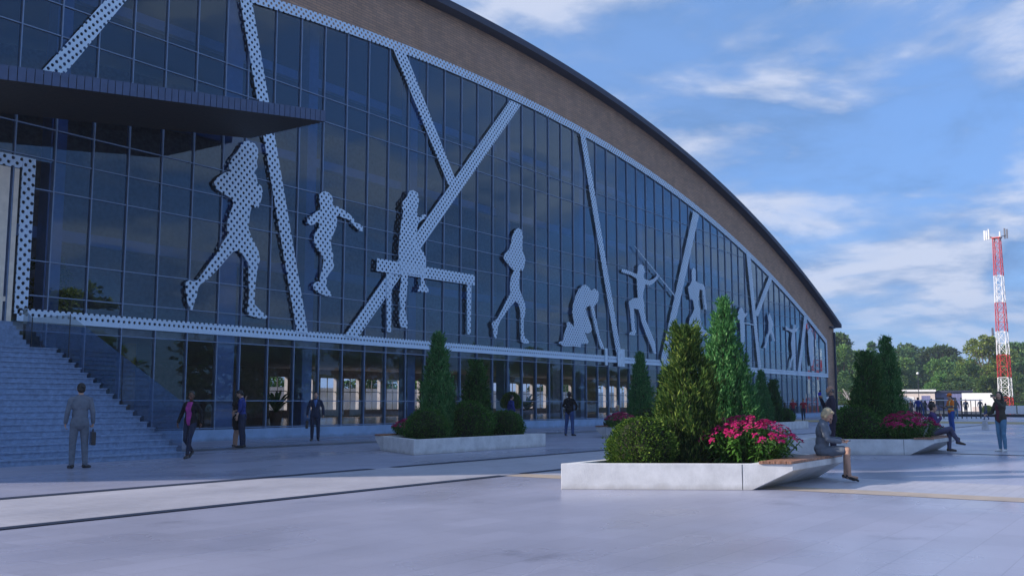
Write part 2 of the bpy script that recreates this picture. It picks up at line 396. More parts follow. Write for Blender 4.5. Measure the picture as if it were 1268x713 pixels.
fade = t.n('ShaderNodeMapRange'); fade.inputs[1].default_value = -.01; fade.inputs[2].default_value = .10; t.l(sp.outputs['Z'], fade.inputs[0])
cm = t.math('MULTIPLY', t.math('MULTIPLY', mk.outputs[0], .85), fade.outputs[0])
air = t.mix(.70, tint, (.84, 1.54, 2.80))
n3 = t.n('ShaderNodeTexNoise'); n3.inputs['Scale'].default_value = .75; n3.inputs['Detail'].default_value = 6; t.l(mp2.outputs[0], n3.inputs['Vector'])
veil = t.n('ShaderNodeMapRange'); veil.interpolation_type = 'SMOOTHSTEP'; veil.inputs[1].default_value = .38; veil.inputs[2].default_value = .66; veil.inputs[4].default_value = .8; t.l(n3.outputs['Fac'], veil.inputs[0])
low = t.n('ShaderNodeMapRange'); low.inputs[1].default_value = .42; low.inputs[2].default_value = .12; t.l(sp.outputs['Z'], low.inputs[0])
air = t.mix(t.math('MULTIPLY', veil.outputs[0], low.outputs[0]), air, (.98, 1.55, 2.75))
fin = t.mix(cm, air, ccol)
t.l(fin, bg.inputs[0]); t.l(bg.outputs[0], wo.inputs[0])
vs = sc.view_settings; vs.view_transform = 'Standard'; vs.look = 'None'; vs.gamma = 1; vs.use_curve_mapping = False; vs.exposure = 0.70
sc.cycles.max_bounces = 8; sc.cycles.transparent_max_bounces = 24; sc.cycles.diffuse_bounces = 3; sc.cycles.glossy_bounces = 4; sc.cycles.transmission_bounces = 4
sc.cycles.use_denoising = True; sc.cycles.sample_clamp_indirect = 6; sc.cycles.caustics_reflective = False; sc.cycles.caustics_refractive = False

# ------------------------------------------------------------------ ground
def sheet(name, x0, x1, y0, y1, z, m):
    b = MB(); b.add([(x0,y0,z),(x1,y0,z),(x1,y1,z),(x0,y1,z)], [(0,1,2,3)]); return struct(b.build(name, m))
MT['grass'] = mat('mown_grass', (.045,.075,.025), .9, var=.3, scale=.4, bump=.3)
MT['pave'] = paving('grey_granite_paving', (.325,.335,.425), .9, .45, joint=.005, jcol=.8, rough=(.2,.45), var=.10, spec=.38)
MT['pave_light'] = paving('light_paving_blocks', (.43,.425,.47), .4, .2, joint=.006, jcol=.8, rough=(.35,.6), var=.10)
MT['pave_tan'] = mat('tan_paving_border', (.44,.36,.28), .55, var=.1, scale=2)
MT['channel'] = mat('dark_drain_channel', (.022,.035,.07), .5, .1, var=.1)
MT['yellow'] = mat('yellow_sand_paving', (.45,.34,.14), .7, var=.12, scale=.8)
MT['asphalt'] = mat('road_asphalt', (.055,.055,.06), .7, var=.2, scale=3)
sheet('ground', -300, 700, -300, 600, -.012, MT['grass'])
sheet('plaza', -90, 108, -48, 52, 0, MT['pave'])
sheet('service_road', -90, 240, 52, 62, -.004, MT['asphalt'])
sheet('rear_pavement', -60, 240, 50.2, 54, .006, MT['pave_light'])
sheet('paving_strip', -90, 71.5, 10.96, 14.19, .004, MT['pave_light'])
sheet('cross_strip', 16.3, 18.7, -48, 10.86, .004, MT['pave_light'])
sheet('cross_border', 15.6, 16.3, -48, 10.86, .004, MT['pave_tan'])
sheet('cross_strip', 29.3, 31.7, -48, 10.86, .0075, MT['pave_light'])
for x in (29.2, 31.7): sheet('drain_channel', x, x+.12, -48, 10.86, .011, MT['channel'])
for x0, x1 in ((-90, 15.6), (16.3, 29.2), (29.32, 31.7), (31.82, 71.5)):
    for y, w_ in ((10.80, .20), (14.12, .26)): sheet('drain_channel', x0, x1, y, y+w_, .0115, MT['channel'])
sheet('forecourt_band', -90, 71.5, 23.6, 24.6, .003, MT['channel'].copy())
bpy.data.materials['dark_drain_channel.001'].name = 'dark_granite_band'
nd = [n for n in bpy.data.materials['dark_granite_band'].node_tree.nodes if n.type == 'BSDF_PRINCIPLED'][0]
nd.inputs['Roughness'].default_value = .3; nd.inputs['Metallic'].default_value = 0
for n in bpy.data.materials['dark_granite_band'].node_tree.nodes:
    if n.type == 'MIX':
        n.inputs[6].default_value = (.15,.15,.16,1); n.inputs[7].default_value = (.11,.11,.12,1)
sheet('sand_path', 72, 80, -48, 27, .004, MT['yellow'])
sheet('reddish_path', 71.5, 72, -48, 29, .004, MT['pave_tan'])
sheet('promenade', 108, 122, -80, 60, -.004, MT['pave_light'])
sheet('car_park', 122, 175, -80, 49, -.006, MT['asphalt'])

# ------------------------------------------------------------------ sports hall
DF = 29.66; DP = 29.585
zin = lambda x: 17.92-.00322*(x-41)**2
zrf = lambda x: 21.2-.0032*(x-41)**2
hall = thing('sports_hall', 'long sports hall with arched brick gable, blue glass front and white perforated bands', 'sports hall', (41, 30, 0))
XS = [10.63+1.33*i for i in range(11)] + [25.01+1.375*i for i in range(54)]
XS[-1] = 98.55
XR = XS[-1]
def parts(b, name, m, par=hall): return b.build(name, m, par)
# windows: one per bay and storey; the 100 that show largest, then the rest as one
rest = MB(); nwin = 0
mulls = MB()
for i in range(len(XS)-1):
    a, c = XS[i]+.035, XS[i+1]-.035
    lo = 4.2 if a > 16 else 9.0
    up = [(a, lo), (c, lo), (c, zin(c)+.15), (a, zin(a)+.15)]
    far = i >= 50
    b = rest if far else MB()
    b.add([(x, DF+.02, z) for x, z in up], [(0,1,2,3)])
    if not far: parts(b, 'window', MT['glass_up'])
    if a > 15.9:
        b = rest if far else MB()
        b.add([(a, DF+.02, .41), (c, DF+.02, .41), (c, DF+.02, 3.95), (a, DF+.02, 3.95)], [(0,1,2,3)], 1 if far else 0)
        if not far: parts(b, 'window', MT['glass_low'])
g = parts(rest, 'window', [MT['glass_up'], MT['glass_low']]); g['kind'] = 'stuff'
for x in XS:
    b = MB(); lo = .41 if x > 15.9 else 9.0
    b.box(x-.021, x+.021, DF-.045, DF+.14, lo, zin(x)+.1); parts(b, 'mullion', MT['mullion'])
for z in (.46, 1.46, 3.61, 4.71, 5.81, 8.09, 9.10, 10.10, 13.25, 14.30):
    xr = min(XR, 41+math.sqrt((zin(41)-z)/.00322))
    b = MB(); b.box(16.2 if z < 9.05 else 10.4, xr, DF-.025, DF+.115, z-.017, z+.017); parts(b, 'transom', MT['mullion'])
# brick gable
b = MB(); N = 72; x0 = -4.5; x1 = 101.3  # unseen left end cut short so the hall's shadow edge falls across the plaza
xs = [10 + (XR+.25-10)*i/N for i in range(N+1)]
for i in range(N):
    a, c = xs[i], xs[i+1]
    b.prism_xz([(a, zin(a)+.05), (c, zin(c)+.05), (c, zrf(c)-.35), (a, zrf(a)-.35)], DF-.06, DF+.45)
b2 = MB()
for e in (b,):
    # keep only outer skin faces: drop the faces between neighbouring slices
    keep = [k for k, f in enumerate(e.f) if max(e.v[q][0] for q in f)-min(e.v[q][0] for q in f) > .05]
    e.f = [e.f[k] for k in keep]; e.m = [e.m[k] for k in keep]; e.sm = [e.sm[k] for k in keep]
b.prism_xz([(XR+.25, 0), (x1, 0), (x1, zrf(x1)-.4), (XR+.25, zrf(XR+.25)-.35)], DF-.06, DF+.45)
b.prism_xz([(x0, 0), (10, 0), (10, zrf(10)-.35), (x0, zrf(x0)-.35)], DF-.06, DF+.45)
b.box(10, 16.15, DF+.02, DF+.45, 0, 3.78)
b.box(10, 10.6, DF-.05, DF+.4, 3.78, zin(10))
b.box(x1-.45, x1, DF+.45, 50, 0, zrf(x1)-.5); b.box(x0, x0+.45, DF+.45, 50, 0, zrf(x0)-.5)
parts(b, 'brick_wall', MT['brick'])
b = MB(); b.box(16.1, XR+.3, DF-.16, DF+.3, 0, .41); parts(b, 'plinth', MT['plinth'])
# roof: arched slab with a dark verge
b = MB(); n = 80; xs = [x0-.5 + (x1+.6-x0+.5)*i/n for i in range(n+1)]
vsx = []
for x in xs: vsx += [(x, 28.95, zrf(x)-.36), (x, 28.95, zrf(x)), (x, 50.6, zrf(x)), (x, 50.6, zrf(x)-.36)]
fs = []
for i in range(n):
    o = i*4
    for k in range(4): fs.append([o+k, o+4+k, o+4+(k+1)%4, o+(k+1)%4])
fs += [[0,1,2,3], [n*4+3, n*4+2, n*4+1, n*4]]
b.add(vsx, fs); rf = parts(b, 'roof', MT['roof'])
b = MB(); b.box(100.75, 100.93, DF-.32, DF-.14, 0, zrf(101)-1.2); b.box(99.6, 100.93, DF-.34, DF-.13, 8.85, 9.0); parts(b, 'downpipe', MT['roof'])
# perforated bands
b = MB(); b.box(16.3, XR+.3, DP, DP+.03, 3.88, 4.28); lb = parts(b, 'lower_band', MT['plate_band'])
lb.location.z = -.0; 
b = MB(); b.box(16.3, XR+.3, DP+.034, DF-.03, 3.885, 3.925); parts(b, 'band_ledge', MT['plate_side'])
b = MB(); n = 90; vsx = []
xs = [10 + (XR+.3-10)*i/n for i in range(n+1)]
for x in xs: vsx += [(x, DP, zin(x)-.03), (x, DP, zin(x)+.42), (x, DP+.03, zin(x)+.42), (x, DP+.03, zin(x)-.03)]
fs = []
for i in range(n):
    o = i*4
    for k in range(4): fs.append([o+k, o+4+k, o+4+(k+1)%4, o+(k+1)%4])
b.add(vsx, fs); parts(b, 'arch_band', MT['plate'])
b = MB(); b.box(XR-.05, XR+.35, DP, DP+.03, 4.285, zin(XR)-.03); parts(b, 'end_band', MT['plate'])
b = MB(); b.box(16.2, 16.62, DP, DP+.03, 4.1, 9.0); b.box(10.6, 16.19, DP, DP+.03, 8.62, 9.0); parts(b, 'portal_band', MT['plate'])
SIL = {
'f1':[(24.9,11.42),(25.21,11.38),(25.38,11.2),(25.4,10.91),(25.33,10.68),(25.38,10.47),(25.25,10.29),(25.35,10.09),(25.42,9.83),(25.48,9.74),(25.5,9.82),(25.61,9.76),(25.68,9.56),(25.63,9.28),(25.55,9.03),(25.47,8.87),(25.31,8.88),(25.24,8.98),(25.17,8.93),(25.09,8.65),(25.06,8.33),(25.03,8.01),(25.22,7.67),(25.55,7.23),(25.64,6.87),(25.53,6.49),(25.48,6.11),(25.45,5.74),(25.44,5.32),(25.44,5.13),(25.66,4.97),(26.08,4.72),(26.05,4.61),(25.67,4.61),(25.16,4.69),(25.1,4.82),(25.14,5.19),(25.17,5.61),(25.11,5.97),(25.1,6.34),(25.09,6.65),(24.85,6.93),(24.58,7.11),(24.33,7.02),(24.02,6.68),(23.66,6.28),(23.25,5.88),(22.9,5.65),(22.8,5.49),(22.76,5.19),(22.66,4.93),(22.59,4.68),(22.5,4.69),(22.37,4.96),(22.29,5.34),(22.27,5.65),(22.42,5.75),(22.62,5.72),(22.77,5.78),(23.06,6.16),(23.34,6.55),(23.64,6.94),(23.81,7.27),(24.05,7.61),(24.01,7.96),(24.05,8.28),(24.2,8.61),(24.29,8.89),(24.18,9.03),(23.79,9.15),(23.47,9.27),(23.34,9.5),(23.52,9.74),(23.82,9.95),(24.04,10.05),(24.0,10.3),(24.09,10.48),(24.18,10.65),(24.37,10.85),(24.55,11.19),(24.71,11.36)],
'f2':[(29.07,10.19),(29.27,10.15),(29.45,10.04),(29.51,9.87),(29.51,9.65),(29.79,9.66),(30.15,9.57),(30.51,9.45),(30.78,9.3),(30.89,9.13),(31.16,9.11),(31.37,9.02),(31.36,8.81),(31.16,8.81),(30.95,8.92),(30.79,9.0),(30.52,9.19),(30.11,9.23),(29.82,9.3),(29.78,9.07),(29.76,8.81),(29.57,8.42),(29.43,8.11),(29.49,7.83),(29.6,7.56),(29.58,7.27),(29.66,7.13),(29.61,6.98),(29.42,6.78),(29.28,6.59),(29.24,6.3),(29.29,6.09),(29.54,5.94),(29.53,5.81),(29.2,5.78),(28.76,5.9),(28.52,6.02),(28.49,6.19),(28.65,6.31),(28.84,6.37),(28.89,6.62),(29.02,6.99),(29.06,7.31),(28.86,7.54),(28.61,7.75),(28.48,7.98),(28.5,8.27),(28.73,8.59),(28.77,8.77),(28.62,8.82),(28.48,8.69),(28.25,8.62),(28.07,8.7),(28.09,8.88),(28.33,9.06),(28.61,9.25),(28.8,9.35),(28.8,9.53),(28.71,9.73),(28.73,9.99),(28.88,10.11)],
'f3':[(34.67,11.23),(35.0,11.16),(35.09,10.8),(35.01,10.46),(34.94,10.23),(35.1,9.99),(35.27,10.07),(35.4,10.23),(35.64,10.2),(35.57,10.08),(35.47,9.99),(35.19,9.84),(35.03,9.71),(34.98,9.38),(34.87,9.09),(34.83,8.77),(35.13,8.59),(35.46,8.42),(35.63,8.17),(35.64,7.78),(35.58,7.31),(35.57,6.93),(35.86,6.69),(35.86,6.53),(35.08,6.51),(35.13,6.73),(35.32,6.85),(35.28,7.28),(34.34,7.25),(34.35,6.81),(34.28,6.28),(34.18,5.65),(34.38,4.99),(34.36,4.75),(33.92,4.8),(33.75,5.2),(33.9,5.62),(33.76,6.23),(33.91,6.87),(33.9,7.2),(33.73,7.79),(33.69,8.2),(33.76,8.94),(33.85,9.58),(34.0,10.13),(33.89,10.27),(33.93,10.55),(34.27,10.87),(34.35,11.13)],
'beam':[(32.3,7.74),(39.54,7.76),(39.55,7.24),(32.27,7.16)],
'bl1':[(32.94,7.18),(33.29,7.19),(33.31,4.51),(33.03,4.52)],
'bl2':[(38.92,7.26),(39.3,7.25),(39.26,4.74),(39.0,4.76)],
'f4':[(43.55,10.75),(43.86,10.68),(43.95,10.34),(43.9,9.93),(43.93,9.54),(44.11,9.31),(44.21,9.08),(44.07,8.66),(43.89,8.45),(43.72,8.51),(43.66,8.22),(43.58,7.82),(43.63,7.43),(43.89,7.07),(44.17,6.7),(44.21,6.31),(44.03,5.8),(44.01,5.21),(44.15,4.88),(44.5,4.7),(44.54,4.58),(44.15,4.54),(43.74,4.64),(43.76,5.2),(43.76,5.78),(43.71,6.27),(43.54,6.64),(43.23,6.76),(42.85,6.49),(42.35,6.07),(41.85,5.65),(41.61,5.26),(41.56,4.88),(41.45,4.64),(41.24,4.82),(41.2,5.14),(41.07,5.41),(41.28,5.57),(41.61,5.73),(42.02,6.23),(42.43,6.74),(42.77,7.16),(42.73,7.64),(42.85,8.04),(43.11,8.38),(42.51,8.68),(42.14,8.93),(42.26,9.18),(42.68,9.48),(42.82,9.79),(42.94,10.2),(43.2,10.58)],
'f5':[(50.64,8.38),(51.11,8.27),(51.38,8.09),(51.8,8.25),(52.19,8.13),(52.28,7.93),(52.2,7.54),(51.92,7.31),(51.67,7.12),(51.77,6.82),(51.97,6.35),(52.17,5.81),(52.43,5.28),(52.85,4.74),(52.91,4.62),(52.49,4.66),(52.29,4.99),(51.95,5.53),(51.69,6.19),(51.43,6.86),(51.23,7.19),(50.82,7.05),(50.68,6.87),(50.81,6.61),(51.14,6.23),(51.34,5.97),(51.36,5.63),(50.93,5.47),(50.53,5.54),(50.79,5.19),(50.99,5.0),(50.85,4.85),(50.12,4.82),(50.05,4.62),(49.21,4.64),(48.2,4.58),(47.52,4.76),(48.08,4.91),(48.2,5.24),(48.46,5.65),(48.53,5.95),(48.78,6.03),(49.03,5.92),(49.35,5.74),(49.29,6.17),(49.13,6.55),(49.21,7.02),(49.51,7.58),(49.9,8.02),(50.31,8.29)],
'f6':[(57.96,10.46),(58.41,10.38),(58.54,10.02),(58.35,9.79),(58.45,9.53),(59.15,9.5),(59.87,9.68),(60.37,10.0),(60.68,9.98),(60.48,9.77),(59.86,9.41),(59.26,9.17),(58.56,9.17),(58.36,8.78),(58.18,8.29),(58.4,7.89),(58.38,7.41),(58.59,6.8),(59.27,6.1),(59.88,5.39),(60.0,4.65),(59.69,4.64),(59.23,5.15),(58.56,5.85),(57.97,6.65),(57.58,7.4),(56.87,7.45),(56.89,6.89),(56.99,6.28),(57.13,5.92),(56.97,5.71),(56.2,5.7),(56.2,5.82),(56.6,5.94),(56.49,6.55),(56.36,7.26),(56.19,7.71),(56.26,7.87),(56.82,8.1),(57.49,8.18),(57.4,8.8),(57.38,9.42),(56.54,9.59),(55.77,9.61),(55.28,9.63),(55.35,9.84),(55.89,9.86),(56.76,9.77),(57.43,9.74),(57.56,10.07),(57.56,10.28)],
'jav':[(56.93,11.57),(57.06,11.56),(63.23,8.78),(63.1,8.7)],
'f7':[(66.45,11.18),(66.81,11.05),(66.78,10.59),(66.72,10.24),(67.37,10.15),(68.11,10.12),(68.43,9.9),(68.48,9.14),(68.65,8.54),(68.64,8.28),(68.26,8.28),(68.16,8.8),(68.01,9.65),(67.47,9.7),(67.25,9.23),(67.17,8.62),(67.39,8.24),(67.41,7.73),(67.58,7.24),(67.93,6.76),(68.92,6.67),(69.09,6.43),(67.65,6.29),(67.06,6.66),(66.6,7.08),(66.34,6.67),(66.08,6.26),(66.18,5.87),(65.7,5.84),(65.49,6.37),(65.4,6.9),(65.55,7.4),(66.16,7.84),(66.42,8.16),(66.21,8.74),(65.86,8.86),(65.73,8.75),(65.56,9.08),(65.38,9.65),(65.74,9.84),(65.91,10.0),(66.09,10.17),(66.07,10.72),(66.08,10.97)],
'f8':[(75.58,9.03),(75.94,8.89),(76.09,8.62),(76.53,8.57),(76.92,8.69),(76.77,8.44),(76.26,8.22),(75.99,7.84),(78.25,7.83),(78.24,7.73),(76.22,7.73),(76.15,6.7),(75.84,5.77),(75.35,5.75),(75.29,6.65),(75.24,7.7),(74.67,8.11),(74.95,8.58),(75.28,8.88)],
'f9':[(82.09,9.06),(82.29,8.8),(82.73,8.44),(82.9,8.06),(82.52,7.64),(82.91,7.27),(83.28,6.7),(82.94,6.64),(82.48,7.15),(82.08,7.32),(81.63,6.91),(81.17,6.31),(81.0,5.96),(80.46,5.99),(80.75,6.24),(81.36,6.99),(81.74,7.59),(81.8,8.28),(81.63,8.56),(81.85,8.86)],
'f10':[(86.05,8.21),(86.63,8.04),(87.54,7.97),(88.16,8.04),(88.52,8.47),(88.89,8.44),(88.79,8.07),(89.45,8.27),(89.26,7.95),(88.6,7.75),(88.59,6.67),(88.48,5.02),(88.47,4.3),(88.01,4.29),(88.02,5.0),(87.9,5.41),(87.41,5.08),(87.26,4.47),(86.84,4.56),(86.94,4.97),(87.61,5.6),(87.41,6.61),(87.82,7.66),(86.91,7.81),(86.16,7.81)],
'f11':[(92.91,8.38),(93.55,7.99),(94.02,7.58),(93.77,6.92),(93.79,5.63),(93.37,4.86),(92.85,4.84),(92.48,6.0),(92.3,6.85),(92.38,7.6),(92.19,8.02)],
'sa':[(16.7,11.97),(17.54,12.21),(19.47,15.19),(18.77,14.95)],
'sb':[(24.31,16.88),(24.87,17.08),(28.31,4.16),(27.69,4.19)],
'sc':[(33.22,17.66),(34.08,17.76),(37.99,12.38),(37.47,11.96)],
'sd':[(42.79,17.67),(43.82,17.66),(31.18,4.12),(30.41,4.22)],
'se':[(50.26,17.5),(50.89,17.49),(55.29,3.98),(54.62,4.06)],
'sf':[(66.68,15.45),(67.69,15.31),(61.42,3.76),(60.55,3.84)],
'sg':[(77.05,13.69),(77.96,13.53),(79.77,3.96),(79.12,4.0)],
'sh':[(82.3,12.23),(83.1,12.11),(79.29,8.52),(78.56,8.66)],
'si':[(91.46,9.46),(92.25,9.29),(89.65,3.99),(89.05,4.05)],
}
for k_ in SIL:
    SIL[k_] = [(x*29.5/29.36, 1.38+(z-1.38)*29.5/29.36) for x, z in SIL[k_]]
def mesh_poly(poly, y0=DP, y1=DP+.03):
    b = MB(); b.prism_xz(poly, y0, y1); return b
SIL['sa'] = [(15.9,10.8),(16.75,11.0),(20.95,17.45),(20.05,16.95)]
for k in ('sa','sb','sc','sd','se','sf','sg','sh','si'):
    b = mesh_poly(SIL[k], DP-.003*(ord(k[1])-96)-.022, DP-.003*(ord(k[1])-96)-.002)
    for x, z in [SIL[k][0], SIL[k][2]]: pass
    parts(b, 'strut', MT['plate'])
b = MB(); b.box(54.85, 55.75, DP-.09, DP-.06, 3.65, 4.75); b.box(53.3,53.6,DP-.05,DP-.02,3.68,4.72); parts(b, 'strut_plate', MT['plate_side'])
# portal
b = MB(); b.box(10.7, 15.84, DF-.05, DF+.2, 3.8, 8.6); parts(b, 'portal_panel', MT['beige'])
b = MB(); b.box(15.97, 16.12, DF-.06, DF+.2, 3.8, 8.6); b.box(15.84, 15.97, DF-.03, DF+.2, 4.45, 4.6); parts(b, 'portal_jamb', MT['beige'])
b = MB(); b.box(15.84, 15.97, DF+.1, DF+.2, 3.8, 8.6); parts(b, 'portal_glass', MT['int_blue'])
# interior
b = MB(); b.box(16.2, 100.8, DF+.31, 49.8, .30, .40); parts(b, 'interior_floor', MT['int_floor'])
b = MB(); b.box(10.6, 100.8, DF+.30, 49.8, 3.66, 3.86); parts(b, 'interior_ceiling', MT['int_ceiling'])
b = MB()
x = 10.6
ops = []
xx = 44.6
while xx < 96:
    if not (58.5 < xx < 68.5 or 85 < xx < 88): ops.append((xx, xx+1.55))
    xx += 2.3
prev = -1.5
for a, c in ops:
    b.box(prev, a, 49.8, 50.1, .0, 3.86); prev = c
    b.box(a, c, 49.8, 50.1, 0, .9); b.box(a, c, 49.8, 50.1, 3.1, 3.86)
b.box(prev, x1-.45, 49.8, 50.1, 0, 3.86)
b.box(-1.5, x1-.45, 49.8, 50.1, 3.86, 4.4)
n = 24
for i in range(n):
    a = x0+.45+(x1-.9-x0)*i/n; c = x0+.45+(x1-.9-x0)*(i+1)/n
    b.prism_xz([(a, 4.4), (c, 4.4), (c, zrf(c)-.49), (a, zrf(a)-.49)], 49.8, 50.1)
parts(b, 'rear_wall', MT['int_wall'])
b = MB()
for a, c in ops:
    b.box(a, c, 49.9, 49.96, 2.13, 2.18); b.box((a+c)/2-.025, (a+c)/2+.025, 49.9, 49.96, .9, 3.1)
parts(b, 'rear_window_frames', MT['black'])
for x in (18.3, 30.0, 36.9, 45.1, 53.4, 61.6, 69.9, 78.1, 86.4, 94.6):
    b = MB(); b.box(x-.28, x+.28, 31.2, 31.76, .40, zin(x)+1.5); parts(b, 'interior_column', MT['int_blue'])
b = MB(); b.box(24.02, 24.92, DF+.18, DF+.28, .42, 17.0); parts(b, 'blue_panel', MT['int_blue'])
b = MB(); b.box(48.35, 49.5, DF+.6, DF+.8, .42, 3.6); b.box(78.0, 79.2, DF+.7, DF+.9, .42, 3.6); parts(b, 'lobby_partition', MT['int_wall'])
b = MB(); b.lathe([(.32,0),(.32,3.2)], (22.5, 33.0, .41), 18); parts(b, 'mustard_column', MT['mustard'])
b = MB()
for z in (6.9, 11.9, 15.6):
    xr = 41+math.sqrt(max(0,(zin(41)-z)/.00322))
    b.box(10.7, min(xr, 98), 31.8, 32.1, z, z+.4)
parts(b, 'interior_beam', MT['int_blue'])
b = MB()
for i in range(9): b.box(12, 99, 36+i*1.3, 37.3+i*1.3, 3.87, 4.3+i*.55)
parts(b, 'seating_tiers', MT['int_wall'])
# canopy over the entrance, tilted up to the right
zc = lambda x: 10.13+.143*(x-15.44)
b = MB(); xa, xb, ya, yb = 1.0, 24.75, 25.15, DF-.45
b.add([(xa,ya,zc(xa)),(xb,ya,zc(xb)),(xb,yb,zc(xb)),(xa,yb,zc(xa)),(xa,ya,zc(xa)+.3),(xb,ya,zc(xb)+.3),(xb,yb,zc(xb)+.3),(xa,yb,zc(xa)+.3)],
      [(3,2,1,0),(4,5,6,7),(0,1,5,4),(1,2,6,5),(2,3,7,6),(3,0,4,7)])
cn = parts(b, 'canopy', MT['soffit'])
b = MB(); x = xa
while x < xb:
    w = .215
    b.add([(x,ya-.03,zc(x)-.01),(x+w,ya-.03,zc(x+w)-.01),(x+w,ya-.004,zc(x+w)-.01),(x,ya-.004,zc(x)-.01),
           (x,ya-.03,zc(x)+.39),(x+w,ya-.03,zc(x+w)+.39),(x+w,ya-.004,zc(x+w)+.39),(x,ya-.004,zc(x)+.39)],
          [(3,2,1,0),(4,5,6,7),(0,1,5,4),(1,2,6,5),(2,3,7,6),(3,0,4,7)])
    x += .24
y = ya
while y < yb-.2:
    b.box(xb+.004, xb+.05, y, y+.17, zc(xb)-.01, zc(xb)+.39); y += .24
parts(b, 'canopy_fascia', MT['canopy'], cn)

# ------------------------------------------------------------------ athletes and beam on the facade
def sil(key, name, label, cat, dy=0):
    P_ = SIL[key]; cx_ = sum(p[0] for p in P_)/len(P_); cz = min(p[1] for p in P_)
    b = MB(); b.prism_xz([(x-cx_, z-cz) for x, z in P_], -.015-dy, .015-dy)
    o = b.build(name, MT['plate']); o.location = (cx_, DP-.05, cz); tag(o, label, cat, 'perforated athlete cut-outs on the glass front'); return o
C_ = 'wall figure'
sil('f1', 'athlete_figure', 'largest perforated runner with long hair, striding beside the entrance canopy', C_)
sil('f2', 'athlete_figure', 'perforated gymnast in mid-air with one arm flung out to the right', C_)
sil('f3', 'athlete_figure', 'perforated gymnast straddling the wide beam with one knee bent', C_, .06)
sil('f4', 'athlete_figure', 'smaller perforated runner with long hair, between the beam and the crouching figure', C_)
sil('f5', 'athlete_figure', 'perforated sprinter crouched low in a starting position', C_)
sil('f6', 'athlete_figure', 'perforated javelin thrower with arm stretched back', C_)
sil('f7', 'athlete_figure', 'perforated male runner beyond the javelin thrower, half behind the dark conifer', C_)
sil('f8', 'athlete_figure', 'perforated figure with a stick, partly hidden by the tall green thuja', C_)
sil('f9', 'athlete_figure', 'small perforated figure lunging, just right of the far Y-shaped struts', C_)
sil('f10', 'athlete_figure', 'small perforated figure with both arms raised near the far end', C_)
sil('f11', 'athlete_figure', 'last slim perforated figure beside the end of the glass front', C_)
sil('jav', 'javelin', 'thin slanting perforated javelin held by the thrower figure', 'javelin', .05)
bm_ = thing('balance_beam', 'perforated metal balance beam with two thin legs under the straddling gymnast', 'gymnastics beam', (35.9, DP-.06, 4.5))
for k, nm, dy in (('beam','beam',.0),('bl1','leg',.004),('bl2','leg',.004)):
    b = mesh_poly(SIL[k], DP-.095+dy*5, DP-.07+dy*5); b.build(nm, MT['plate'], bm_)

# ------------------------------------------------------------------ stairs with glass rail
st = thing('staircase', 'wide blue-grey granite staircase rising to the canopied entrance', 'staircase', (9, 24, 0))
XE = 16.25; RI = .148; RU = .316; Y0 = 21.25
for k in range(20):
    b = MB(); y = Y0+RU*k
    b.box(2, XE-.0, y, 29.0, RI*k+(.001 if k else 0), RI*(k+1)-.035)
    b.box(2, XE+.02, y-.03, 29.0, RI*(k+1)-.034, RI*(k+1)); b.build('step', MT['step'], st)
for k in range(6):
    b = MB(); y = 28.35+.2*k; b.box(2, 16.05, y, 29.5, 2.961+.145*k, 2.96+.145*(k+1)); b.build('step', MT['step'], st)
bl = MB(); X = XE+.06
bl.add([(X,26.75,2.55),(X,28.72,2.8),(X,28.72,3.93),(X,26.75,3.92)], [(0,1,2,3)])
rail = bl.build('balustrade', MT['rail_glass'], st)
bl = MB(); bl.add([(X,21.43,.02),(X,26.72,2.5),(X,26.72,3.91),(X,21.43,1.38)], [(0,1,2,3)]); bl.build('balustrade', MT['rail_glass'], st)
bl = MB(); bl.add([(X,28.75,2.8),(X,29.24,3.2),(X,29.24,4.27),(X,28.75,3.94)], [(0,1,2,3)]); bl.build('balustrade', MT['rail_glass'], st)
bl = MB()
for y, z0, z1 in ((26.735,2.3,3.94),(28.735,2.6,3.95),(24.1,1.25,2.66)): bl.box(X-.012, X+.012, y-.008, y+.008, z0, z1)
bl.build('clamp', MT['black'], st)

